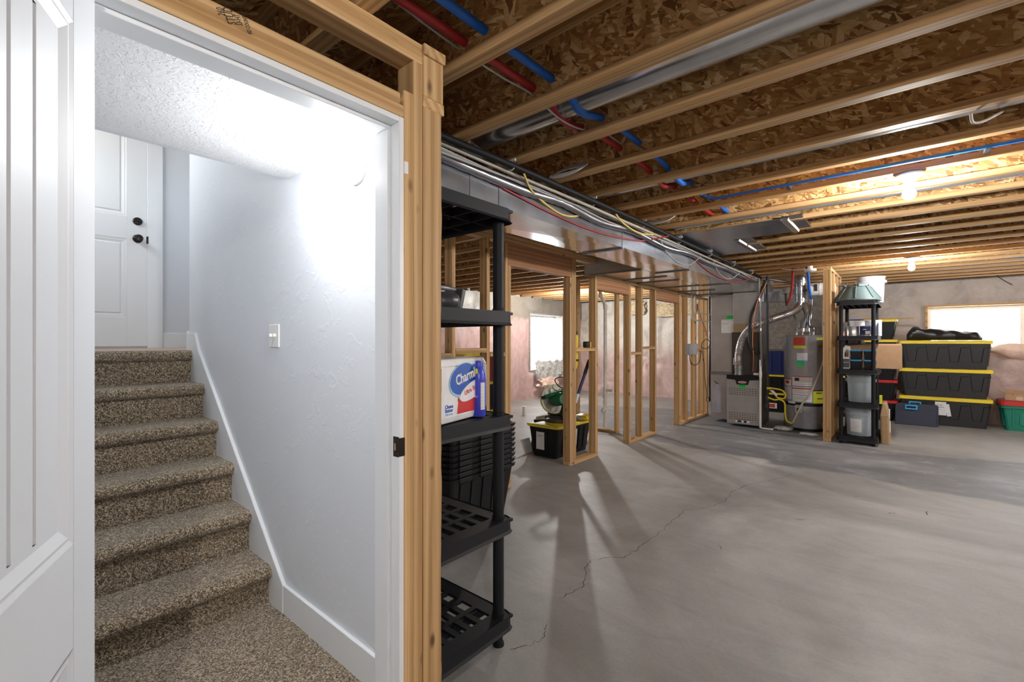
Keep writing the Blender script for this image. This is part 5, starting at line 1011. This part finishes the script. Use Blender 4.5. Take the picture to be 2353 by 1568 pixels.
mb.build('blade_guard', saw_clear, t); MB().lathe([(.15, .030), (.15, .037), (.03, .037)], M=M_, n=40).build('saw_blade', plain('blade_steel', (.3, .3, .27), .35, .8), t)
MB().tube([GC + ax * .03, GC + ax * .09, GC + ax * .13, GC + ax * .24, GC + ax * .27], [.07, .085, .08, .075, .055], 20).build('motor_housing', saw_green, t)
MB().tube(spline([GC + Vector((-.03, -.15, .03)), GC + Vector((.04, -.12, .06)), GC + Vector((.13, -.05, .09)), GC + Vector((.22, .02, .10))], 4), .023, 10).build('top_handle', saw_green, t); MB().tube([GC + Vector((-.055, -.17, .022)), GC + Vector((.02, -.13, .05))], .02, 10).build('handle_grip', black_rub, t)
MB().tube([(-3.15, 4.60, .43), (-3.14, 4.66, .62), (-3.10, 4.62, .72)], .03, 12).build('pivot_arm', dark_metal, t)
MB().tube(spline([GC + Vector((.20, .02, .11)), GC + Vector((.10, -.05, .17)), GC + Vector((.02, .0, .24)), GC + Vector((.09, .06, .26)), GC + Vector((.14, .08, .17)), GC + Vector((.10, 0, .09)), GC + Vector((.22, -.02, -.02)), GC + Vector((.30, -.04, -.1))], 6), .0065, 8).build('power_cord', black_rub, t)
mb = MB(); mb.box(-.006, .006, -.13, .13, 0, .42, Matrix.Translation((-3.53, 4.60, 0)) @ Matrix.Rotation(R(14), 4, 'Y')); tag(mb.build('board_offcut', plain('grey_board', (.42, .40, .36), .7), loc=(-3.53, 4.6, 0)), 'grey board offcut leaning against the left of the saw tote', 'board')
mb = MB(); mb.box(-.004, .004, -.08, .08, 0, .17, Matrix.Translation((-3.415, 4.30, 0)) @ Matrix.Rotation(R(-20), 4, 'Y')); tag(mb.build('board_scrap', paper, loc=(-3.415, 4.3, 0)), 'small white board scrap tipped on the floor beside the saw tote', 'board')
t = thing('tool_bag', 'yellow and white plastic bag lying at the back corner of the saw tote lid', 'bag', (-3.0, 4.85, .375)); o = lump('bag_film', plain('bag_yellow', (.75, .55, .05), .35), (-2.99, 4.84, .405), (.09, .08, .03), '', '', 2.2); o.parent = t; o.location = o.location - t.location
for k_ in ('label', 'category', 'kind'): del o[k_]
o = lump('white_film', film, (-3.04, 4.79, .40), (.07, .06, .025), '', '', 6.1); o.parent = t; o.location = o.location - t.location
for k_ in ('label', 'category', 'kind'): del o[k_]
t = thing('cleaning_pole', 'lilac pole with a yellow and black head leaning behind the doorway studs', 'pole', (-2.90, 4.45, .38)); MB().tube([(-2.95, 4.42, .0), (-2.865, 4.44, 1.02)], .016, 10).build('pole_shaft', plain('lilac_pole', (.20, .20, .42), .35, .3), t)
MB().tube([(-2.866, 4.44, 1.0), (-2.862, 4.44, 1.05), (-2.86, 4.44, 1.13), (-2.856, 4.445, 1.20)], [.016, .034, .04, .03], 14).build('yellow_head', yellow_p, t); MB().tube([(-2.855, 4.445, 1.10), (-2.855, 4.445, 1.125)], .042, 14).build('black_collar', black_rub, t); MB().tube([(-2.855, 4.445, 1.20), (-2.85, 4.45, 1.36), (-2.85, 4.45, 1.40)], [.024, .03, .02], 12).build('upper_grip', yellow_p, t); MB().tube([(-2.85, 4.45, 1.39), (-2.85, 4.45, 1.44)], .02, 12).build('black_tip', black_rub, t)
t = thing('tape_measure', 'yellow and black tape measure on the blocking between the studs', 'tape measure', (-2.77, 4.56, 1.254)); BX(-2.795, -2.74, 4.50, 4.585, 1.2545, 1.325).build('tape_case', black_rub, t, .012); BX(-2.792, -2.743, 4.585, 4.61, 1.2545, 1.32).build('tape_band', yellow_p, t, .01)
t = thing('long_level', 'long dark blue bar with a white label leaning behind the doorway studs', 'bar', (-2.95, 4.4, .38)); MB().tube([(-2.93, 4.44, .42), (-2.865, 4.66, .94)], .018, 10).build('bar_shaft', plain('dark_blue_bar', (.02, .03, .13), .4), t); MB().tube([(-2.865, 4.66, .94), (-2.85, 4.71, 1.06), (-2.85, 4.725, 1.11)], [.02, .022, .010], 10).build('black_grip', black_rub, t); MB().tube([(-2.906, 4.522, .614), (-2.893, 4.565, .715)], .0186, 10).build('white_label', paper, t)
for k, (bm_, lm_, lab) in enumerate(((black_p, yellow_p, 'black tote at the floor of the stack in the room behind the studs'), (black_p, yellow_p, 'black tote in the middle of the stack in the room behind the studs'), (plain('dark_red_tote', (.20, .015, .015), .4), yellow_p, 'dark red tote with yellow lid topping the stack behind the studs'))):
    tote(lab, (-4.55, 4.45, .387 * k), .72, .50, .387, bm_, lm_, R(90), group='totes stacked in the room behind the studs')
# sagging film and fibre on the left window sill
mb = MB(); K = 22; V = []
for i in range(K + 1):
    for j in range(13):
        u, v = i / K, j / 12; y = 8.38 + 1.28 * u; sag = .16 * math.sin(math.pi * u) ** .8
        x = -6.52 + .10 * math.sin(v * 2.6) + .04 * noise.noise(Vector((u * 7, v * 6, 1))); z = .86 - .42 * v - sag * v * (1 - .3 * v) + .05 * noise.noise(Vector((u * 9, v * 5, 4)))
        V.append((x + .02 * math.sin(u * 30 + v * 9), y, max(z, .42)))
mb.add(V, [(i * 13 + j, (i + 1) * 13 + j, (i + 1) * 13 + j + 1, i * 13 + j + 1) for i in range(K) for j in range(12)], True)
tag(mb.build('plastic_sheet', film, loc=(-6.5, 9.0, .42)), 'crumpled clear plastic sheet sagging from the sill of the left window', 'plastic sheet')
lump('fiberglass_tuft', fluff, (-6.38, 8.78, .36), (.08, .34, .10), 'pink fibreglass tuft bulging below the left window sheet', 'insulation', 8.0, rough=.5)
# white sheet hung inside the left window
mb = MB(); V = []
for i in range(31):
    for j in range(5): u = i / 30; V.append((-6.74 + .02 * math.sin(u * 40), 8.72 + .90 * u, 1.90 - 1.08 * j / 4))
mb.add(V, [(i * 5 + j, (i + 1) * 5 + j, (i + 1) * 5 + j + 1, i * 5 + j + 1) for i in range(30) for j in range(4)], True)
m, nt, b = new_mat('thin_white_curtain'); tr_ = N(nt, 'ShaderNodeBsdfTranslucent'); tr_.inputs[0].default_value = (.9, .92, .92, 1); mx = N(nt, 'ShaderNodeMixShader'); mx.inputs[0].default_value = .6; df = N(nt, 'ShaderNodeBsdfTransparent'); L(nt, tr_.outputs[0], mx.inputs[2]); L(nt, df.outputs[0], mx.inputs[1]); L(nt, mx.outputs[0], nt.nodes['Material Output'].inputs[0])
tag(mb.build('window_sheet', m, loc=(-6.74, 9.2, .82)), 'thin white sheet hanging inside the bright left window', 'curtain')

# ------------------------------------------------------------------ far shelf and what stands on it
shelf_unit('black resin shelf unit standing right of the bare wooden post near the bins', (-.700, 7.335, 0), .43, .905, (.097, .530, .963, 1.397, 1.850), .058, .022)
def bucket(label, loc, r, h, mat, lid=False, hang=0.0):
    t = local_thing('bucket', label, 'bucket', loc)
    mb = MB(); mb.lathe([(r * .86, 0), (r * .88, .005), (r * .97, h * .74), (r * 1.03, h * .75), (r * 1.03, h * .765), (r * .98, h * .775), (r * .985, h * .84), (r * 1.03, h * .845), (r * 1.03, h * .86), (r * .985, h * .87), (r, h * .95), (r * 1.04, h * .955), (r * 1.04, h)], n=40, cap=False)
    mb.lathe([(r * .86, 0), (0, 0)], n=40, cap=False)
    if not lid: mb.lathe([(r * 1.04, h), (r * .97, h), (r * .93, h * .6), (r * .83, .006), (0, .006)], n=40, cap=False)
    lp(mb, 'bucket_body', mat, t)
    if lid: lp(MB().lathe([(r * 1.06, h - .02), (r * 1.07, h - .004), (r * 1.04, h + .004), (r * .96, h - .002), (0, h - .002)], n=40), 'lid', mat, t)
    for s in (-1, 1): lp(MB().box(-.012, .012, -.012, .012, -.02, .02, Matrix.Translation((s * r * 1.03, 0, h * .80))), 'handle_ear', mat, t, bevel=.003)
    lp(MB().tube([(r * 1.05 * math.cos(a), -(r * 1.0) * math.sin(a) * math.cos(hang), h * .80 - r * 1.0 * math.sin(a) * math.sin(hang)) for a in [math.pi * i / 18 for i in range(19)]], .0028, 6), 'wire_handle', steel, t)
    return t
bucket('pale bucket upside up on top of the black shelf near the bins', (-.372, 8.03, 1.851), .153, .355, plain('pale_bucket', (.44, .45, .48), .4), hang=.9)
bucket('grey lidded bucket on the fourth tier down of the shelf near the bins', (-.46, 7.62, .531), .148, .355, grey_bucket, True, .9)
t = bucket('grey lidded bucket on the lowest tier of the shelf near the bins', (-.475, 7.59, .098), .148, .355, grey_bucket, True, .6)
mb = MB(); V = []
for i in range(9):
    a = R(-128) + R(52) * i / 8
    for z in (.05, .22): q = .1285 + z * .058 + .0022; V.append((q * math.cos(a), q * math.sin(a), z))
mb.add(V, [(2 * i, 2 * i + 2, 2 * i + 3, 2 * i + 1) for i in range(8)], True); lp(mb, 'paper_label', paper, t)
t = thing('tree_stand', 'green-grey plastic tree stand with metal screws on top of the black shelf', 'tree stand', (-.50, 7.62, 1.851))
mb = MB(); n = 16; prof = [(.258, 0), (.262, .012), (.250, .03), (.140, .19), (.135, .20)]; mb.lathe(prof, (-.50, 7.60, 1.852), n, smooth=False, cap=False); mb.lathe([(.125, .20), (.12, .05), (0, .05)], (-.5, 7.6, 1.852), n, cap=False)
for i in range(8):
    a = math.pi * 2 * i / 8; mb.box(.135, .262, -.004, .004, 0, .012, Matrix.Translation((-.5, 7.6, 1.852)) @ Matrix.Rotation(a, 4, 'Z')); mb.tube([(-.5 + .252 * math.cos(a), 7.6 + .252 * math.sin(a), 1.884), (-.5 + .142 * math.cos(a), 7.6 + .142 * math.sin(a), 2.046)], .006, 6)
for a in (0.4, 1.97, 3.54, 5.11): mb.box(-.03, .03, -.012, .012, 0, .03, Matrix.Translation((-.5 + .138 * math.cos(a), 7.6 + .138 * math.sin(a), 2.042)) @ Matrix.Rotation(a + R(90), 4, 'Z'))
mb.build('stand_cone', teal_grey, t)
for a in (0.4 + math.pi, 5.11 - .3, 4.2):
    c_, s_ = math.cos(a), math.sin(a); p0, p1 = (-.5 + .06 * c_, 7.6 + .06 * s_, 2.055), (-.5 + .22 * c_, 7.6 + .22 * s_, 2.075)
    MB().tube([p0, p1], .006, 8).tube([(p1[0] - .03 * s_, p1[1] + .03 * c_, p1[2]), (p1[0] + .03 * s_, p1[1] - .03 * c_, p1[2])], .006, 8).build('clamp_screw', steel, t)
def can(label, x, y, z, r, h, mat, lab_m=None, band=(.1, .9), name='paint_can'):
    t = local_thing(name, label, 'paint can', (x, y, z), 0, 'paint cans on the far black shelf')
    lp(MB().lathe([(r * 1.02, 0), (r * 1.02, .004), (r, .006), (r, h - .008), (r * 1.02, h - .006), (r * 1.02, h), (r * .9, h), (r * .88, h - .006), (0, h - .006)], n=28), 'can_body', mat, t)
    if lab_m: lp(MB().lathe([(r * 1.006, h * band[0]), (r * 1.006, h * band[1])], n=28, cap=False), 'paper_wrap', lab_m, t)
    return t
zt = 1.397
can('plain silver paint can at the front of the shelf of cans', -.535, 7.46, zt, .068, .125, plain('tin', (.62, .63, .66), .3, .9))
t = can('silver paint can with dark blue and white label beside the plain silver can', -.395, 7.47, zt, .066, .13, plain('tin', (.62, .63, .66), .3, .9), plain('navy_print', (.02, .03, .12), .5)); lp(MB().box(-.005, .045, -.0672, -.0662, .02, .06), 'white_label', paper, t); lp(MB().box(-.03, .005, -.0672, -.0662, .075, .085), 'white_label', paper, t)
can('small copper-coloured can at the left front of the shelf of cans', -.635, 7.45, zt, .03, .062, plain('copper_tin', (.55, .33, .26), .35, .7), name='small_can'); can('small brown can beside the small copper one', -.59, 7.53, zt, .028, .06, plain('brown_tin', (.18, .08, .05), .4, .4), name='small_can')
can('tall white paint can with a black dot behind the silver can', -.50, 7.66, zt, .085, .20, white_p, paper); can('tall white paint can with blue print at the right of the shelf of cans', -.33, 7.68, zt, .085, .205, white_p, plain('pale_violet_print', (.55, .58, .78), .4)); can('tall narrow grey can at the back left of the shelf of cans', -.635, 7.66, zt, .04, .18, plain('grey_tin', (.32, .32, .33), .4, .4)); can('silver dented paint can at the back left of the shelf of cans', -.60, 7.80, zt, .06, .19, plain('tin', (.62, .63, .66), .3, .9))
t = thing('paper_stack', 'upright white and blue paper packet sticking out right of the paint cans', 'packet', (-.265, 7.6, 1.397)); BX(-.275, -.262, 7.50, 7.76, 1.398, 1.58).build('packet_sheets', paper, t, .002); BX(-.2615, -.2605, 7.53, 7.60, 1.41, 1.56).build('blue_print', plain('royal_print', (.05, .09, .55), .5), t)
zt = .963
t = thing('spray_jug', 'white jug with a trigger sprayer on the middle tier of the far black shelf', 'jug', (-.615, 7.46, zt)); BX(-.675, -.555, 7.42, 7.50, zt + .001, zt + .16).build('jug_body', white_p, t, .022, seg=3); BX(-.665, -.567, 7.418, 7.421, zt + .02, zt + .135).build('grey_label', plain('dark_grey_print', (.07, .07, .08), .5), t, .001)
BX(-.66, -.572, 7.416, 7.418, zt + .085, zt + .09).build('label_print', paper, t)
MB().tube(spline([(-.64, 7.46, zt + .15), (-.635, 7.46, zt + .22), (-.60, 7.46, zt + .27), (-.56, 7.46, zt + .23), (-.565, 7.46, zt + .16)], 5), .02, 12).build('jug_handle', white_p, t); MB().tube([(-.64, 7.46, zt + .23), (-.60, 7.46, zt + .29), (-.56, 7.46, zt + .28)], [.02, .025, .018], 12).build('trigger_sprayer', white_p, t)
for i, (x, z, lab) in enumerate(((-.495, 0, 'lower left'), (-.355, 0, 'lower right'), (-.495, .127, 'upper left'), (-.355, .127, 'upper right'))):
    t = local_thing('small_bin', 'small black bin with a blue rim, %s of four beside the white jug' % lab, 'bin', (x, 7.47, zt + .001 + z), 0, 'small black bins with blue rims'); lp(MB().frustum((-.052, .052, -.07, .07), (-.062, .062, -.085, .085), 0, .108, None, .01), 'bin_body', black_p, t, bevel=.003); lp(MB().frustum((-.06, .06, -.087, .087), (-.062, .062, -.088, .088), .108, .125, None, .012), 'blue_rim', blue_hand, t, bevel=.002)
    for dx in (-.018, .018): lp(MB().lathe([(.005, 0), (.005, .001)], M=Matrix.Translation((dx, -.0835, .09)) @ Matrix.Rotation(R(90), 4, 'X'), n=10), 'vent_hole', ink, t)
t = thing('cardboard_box', 'plain brown cardboard box jutting out from the right side of the black shelf', 'box', (-.33, 8.0, zt)); BX(-.64, -.045, 7.82, 8.12, zt + .001, zt + .31).build('box_body', card, t, .003); mb = MB(); mb.box(-.64, -.05, -.002, .002, 0, .05, Matrix.Translation((0, 7.83, zt + .31)) @ Matrix.Rotation(R(-68), 4, 'X')); mb.build('box_flap', card, t)
t = thing('kraft_sack', 'brown paper sack standing on the floor right of the far black shelf', 'sack', (-.20, 7.85, 0)); mb = MB(); mb.frustum((-.255, -.16, 7.62, 8.02), (-.262, -.17, 7.60, 8.04), .001, .36, None, .02); mb.frustum((-.262, -.17, 7.60, 8.04), (-.24, -.20, 7.62, 8.0), .36, .52, None, .01); mb.build('sack_paper', kraft, t, .006)
BX(-.168, -.158, 7.68, 7.80, .15, .28).build('white_label', paper, t); BX(-.175, -.165, 7.66, 7.80, .33, .44).build('white_label', paper, t)
BX(-.262, -.235, 7.46, 7.53, .534, .64).build('yellow_tag_card', yel_label, thing('tag_card', 'small yellow and white card standing at the right end of the fourth shelf tier', 'card', (-.25, 7.5, .533)))

# ------------------------------------------------------------------ bins along the back wall
BY = 10.12
zs = 0.0
for k, lab in enumerate(('bottom wide black tote with yellow lid and taped paper under the back window', 'middle wide black tote with yellow lid under the back window', 'top wide black tote with yellow lid carrying the black bag under the back window')):
    t = tote(lab, (.445, BY, zs), 1.085, .50, .447, tote_grain, yellow_p, 0, w_pattern=True, ribs=2, lid_h=.055, group='wide black totes under the back window')
    if k == 0:
        sheet_on(t, -.04, .27, .13, .21, -.243, [('SAGE', .026, -.01, .055), ('BEDRM', .028, -.005, .02), ('------', .02, 0, -.012)]); sheet_on(t, .045, .25, .05, .19, -.240, ang=R(-8))
    zs += .447
mb = MB(); K, Jn = 36, 16; V = []
for i in range(K + 1):
    for j in range(Jn):
        u = i / K; a = 2 * math.pi * j / Jn; hh = (.115 - .055 * u) * (min(1, (u + .02) * 9, (1.02 - u) * 12) ** .5) * (1 + .18 * noise.noise(Vector((u * 7, math.cos(a) * 1.5, math.sin(a) * 1.5)))); dd = .19 * (min(1, (u + .03) * 9, (1.03 - u) * 9) ** .5)
        V.append((.0 + .88 * u, 10.10 + dd * math.cos(a) * (1 + .1 * noise.noise(Vector((u * 5, a, 2)))), 1.342 + hh * (1 + math.copysign(abs(math.sin(a)) ** .7, math.sin(a))) * .98))
mb.add(V, [(i * Jn + j, (i + 1) * Jn + j, (i + 1) * Jn + (j + 1) % Jn, i * Jn + (j + 1) % Jn) for i in range(K) for j in range(Jn)], True); mb.add(V[:Jn], [tuple(range(Jn))]); mb.add(V[-Jn:], [tuple(range(Jn))])
tag(mb.build('black_bag', black_bag, loc=(.44, 10.1, 1.342)), 'black folded cover bag lying across the topmost wide tote', 'bag')
for k, (dx, dy, lab) in enumerate(((0, 0, 'folded navy crate with bright blue handle, front one leaning on the bottom tote'), (.025, .055, 'folded navy crate with bright blue handle, rear one touching the bottom tote'))):
    t = local_thing('folding_crate', lab, 'crate', (.105 + dx, 9.66 + dy, 0), 0, 'folded navy crates with blue handles'); mb = MB(); mb.prism([(-.245, 0), (.245, 0), (.245, .31), (.225, .335), (-.215, .335), (-.245, .30)], -.022, .022, 'y', Matrix.Rotation(R(-3), 4, 'X')); lp(mb, 'crate_panel', navy_fab, t, bevel=.008); lp(MB().box(-.24, .24, -.0235, -.022, .255, .259, Matrix.Rotation(R(-3), 4, 'X')), 'fold_seam', ink, t)
    z = .335 if k else .285; mb = MB(); x = -.05 + .02 * k
    y = .0 if k else -.035
    for b in ((x - .075, x + .075, y - .008, y + .008, z - .035, z - .017), (x - .075, x + .075, y - .008, y + .008, z + .017, z + .035), (x - .075, x - .057, y - .008, y + .008, z - .017, z + .017), (x + .057, x + .075, y - .008, y + .008, z - .017, z + .017)): mb.box(*b)
    lp(mb, 'blue_handle', blue_hand, t, bevel=.004)
# slimmer column between the far shelf and the wide totes
zz = 0.0
for k, (lm, lab) in enumerate(((red_p, 'black tote with red lid, lowest of the narrow column left of the wide totes'), (red_p, 'black tote with red lid, second up in the narrow column left of the wide totes'), (red_p, 'black tote with red lid, third up in the narrow column left of the wide totes'), (yellow_p, 'black tote with yellow lid, second from the top of the narrow column'), (yellow_p, 'black tote with yellow lid crowning the narrow column left of the wide totes'))):
    tote(lab, (-.335, 10.12, zz), .45, .46, .339, black_p, lm, 0, lid_h=.045, group='narrow column of lidded totes'); zz += .339
zz = 0.0
for k, lab in enumerate(('black tote with yellow lid at the floor of the hidden column behind the far shelf', 'black tote with yellow lid, second up behind the far shelf', 'black tote with yellow lid, third up behind the far shelf', 'black tote with yellow lid on top of the column behind the far shelf')):
    h = (.36, .36, .47, .47)[k]; tote(lab, (-.79, 10.12, zz), .44, .46, h, black_p, yellow_p, 0, group='totes behind the far shelf'); zz += h
tag(BX(-.60, .09, 9.97, 10.03, 1.697, 1.715).build('wood_strip', wood_x, loc=(-.3, 10, 1.697)), 'pale wood strip lying across the top totes and poking out to the right', 'wood strip')
tag(BX(-.78, -.16, 10.06, 10.28, 1.697, 1.712).build('navy_board', plain('royal_print', (.05, .09, .55), .5), loc=(-.5, 10.1, 1.697)), 'flat blue board lying on the top totes behind the far shelf', 'board')
# bins between furnace and heater
zz = 0.0
for k, (bm_, lm, h, lab) in enumerate(((black_p, yellow_p, .36, 'black tote with yellow lid at the floor between furnace and heater'), (black_p, yellow_p, .34, 'black tote with yellow lid under the blue tote between furnace and heater'), (blue_tote, plain('slate_lid', (.10, .11, .13), .5), .47, 'blue tote with dark lid on top between furnace and heater'))):
    t = tote(lab, (-2.02, 9.95, zz), .74, .48, h, bm_, lm, 0, group='totes between furnace and heater'); zz += h
    if k == 0: sheet_on(t, .10, .12, .17, .10, -.215, mat=paper); lp(MB().box(.05, .15, -.2185, -.2165, .085, .155), 'red_print', red_label, t)
# green totes at the right edge
t = tote('lower green tote nested at the right edge of the photo', (1.46, 10.18, 0), .80, .46, .36, green_p, green_p, 0, lid=False); lp(MB().frustum((-.40, .40, -.23, .23), (-.402, .402, -.232, .232), .332, .362, None, .05, False, False), 'rim', green_p, t, bevel=.004); lp(MB().box(-.20, .30, -.205, -.196, .09, .27), 'raised_panel', green_p, t, bevel=.006)
t = tote('upper green tote with a red lid nested at the right edge of the photo', (1.46, 10.18, .045), .80, .46, .40, green_p, red_p, 0, lid_h=.075, ribs=2); lp(MB().frustum((-.40, .40, -.23, .23), (-.402, .402, -.232, .232), .295, .322, None, .05, False, False), 'rim', green_p, t, bevel=.004)
t = local_thing('open_box', 'open cardboard box with raised flaps on the red tote lid', 'box', (1.26, 10.10, .446), R(-8)); mb = MB()
for b in ((-.13, .13, -.09, -.087, 0, .085), (-.13, .13, .087, .09, 0, .085), (-.13, -.127, -.087, .087, 0, .085), (.127, .13, -.087, .087, 0, .085), (-.13, .13, -.09, .09, 0, .003)): mb.box(*b)
lp(mb, 'box_body', card, t); lp(MB().box(-.10, 0, -.09, .09, -.0015, .0015, Matrix.Translation((-.13, 0, .085)) @ Matrix.Rotation(R(35), 4, 'Y')), 'box_flap', card, t); lp(MB().box(0, .09, -.09, .09, -.0015, .0015, Matrix.Translation((.13, 0, .085)) @ Matrix.Rotation(R(-10), 4, 'Y')), 'box_flap', card, t); lp(MB().box(-.13, .13, 0, .07, -.0015, .0015, Matrix.Translation((0, .088, .085)) @ Matrix.Rotation(R(55), 4, 'X')), 'box_flap', card, t); lp(MB().box(-.02, .05, -.0925, -.0905, .01, .06), 'pale_label', plain('pale_label', (.62, .45, .32), .7), t)
lump('crumpled_paper', film, (1.25, 10.10, .50), (.06, .05, .03), 'crumpled grey paper inside the open cardboard box', 'paper', 9.0)
t = thing('sandal', 'black strappy sandal leaning up on the red tote lid', 'shoe', (1.46, 10.12, .446)); mb = MB(); M_ = Matrix.Translation((1.47, 10.14, .53)) @ Matrix.Rotation(R(42), 4, 'Y'); mb.lathe([(.0, -.012), (.05, -.012), (.052, 0), (.05, .012), (0, .012)], M=M_ @ Matrix.Diagonal((2.3, 1, 1, 1)), n=24); mb.build('sole', black_rub, t); MB().tube(spline([(1.46, 10.085, .53), (1.50, 10.06, .57), (1.52, 10.10, .60), (1.50, 10.18, .57), (1.46, 10.195, .53)], 5), .012, 8).build('strap', black_rub, t)
tag(MB().tube(spline([(1.40, 10.08, .452), (1.42, 10.07, .50), (1.44, 10.08, .53), (1.47, 10.03, .47), (1.52, 10.02, .455)], 5), .007, 8).build('blue_rope', brand_blue, loc=(1.4, 10.08, .45)), 'thin blue cord looped beside the open cardboard box', 'rope')
# insulation batt slumped below the right window
mb = MB(); K = 40; V = []
for i in range(K + 1):
    for j in range(13):
        u, a = i / K, math.pi * (j / 12) - .5; x = .96 + 1.5 * u
        r = .10 * (1 + .35 * noise.noise(Vector((u * 9, j * .5, 1)))) * min(1, .45 + u * 3)
        V.append((x, 10.53 - .16 * max(0, math.sin(a + .5)) - .03 * noise.noise(Vector((u * 12, j, 3))), 1.20 + r * 1.2 * math.cos(a + .25) - .03 * math.sin(u * 5)))
mb.add(V, [(i * 13 + j, (i + 1) * 13 + j, (i + 1) * 13 + j + 1, i * 13 + j + 1) for i in range(K) for j in range(12)], True)
tag(mb.build('insulation_roll', fluff, loc=(1.6, 10.45, 1.1)), 'loose pink fibreglass batt slumped along the sill of the right window', 'insulation')
cable('black_wire', 'thin black wire hanging from the ceiling at the right edge of the photo', [(1.05, 10.117, 2.333), (1.06, 10.117, 2.30), (1.12, 10.11, 2.24), (1.20, 10.11, 2.17)], .006, black_rub, 'wire')

for x, z, w_ in ((-4.25, 2.05, .28), (-4.95, 2.12, .22), (-3.75, 2.08, .18)):
    lump('exposed_batt', plain('yellowish_batt', (.62, .50, .32), .8, vary=.35, bumpy=.5, bscale=30), (x, 10.45, z), (w_, .05, .16), {-4.25: 'exposed yellowish batt at the top of the far wall, widest one seen through the studs', -4.95: 'exposed yellowish batt at the top of the far wall, nearest the left corner', -3.75: 'exposed yellowish batt at the top of the far wall, nearest the furnace'}[x], 'insulation', x * 3, 'exposed batts on the far wall', rough=.4)
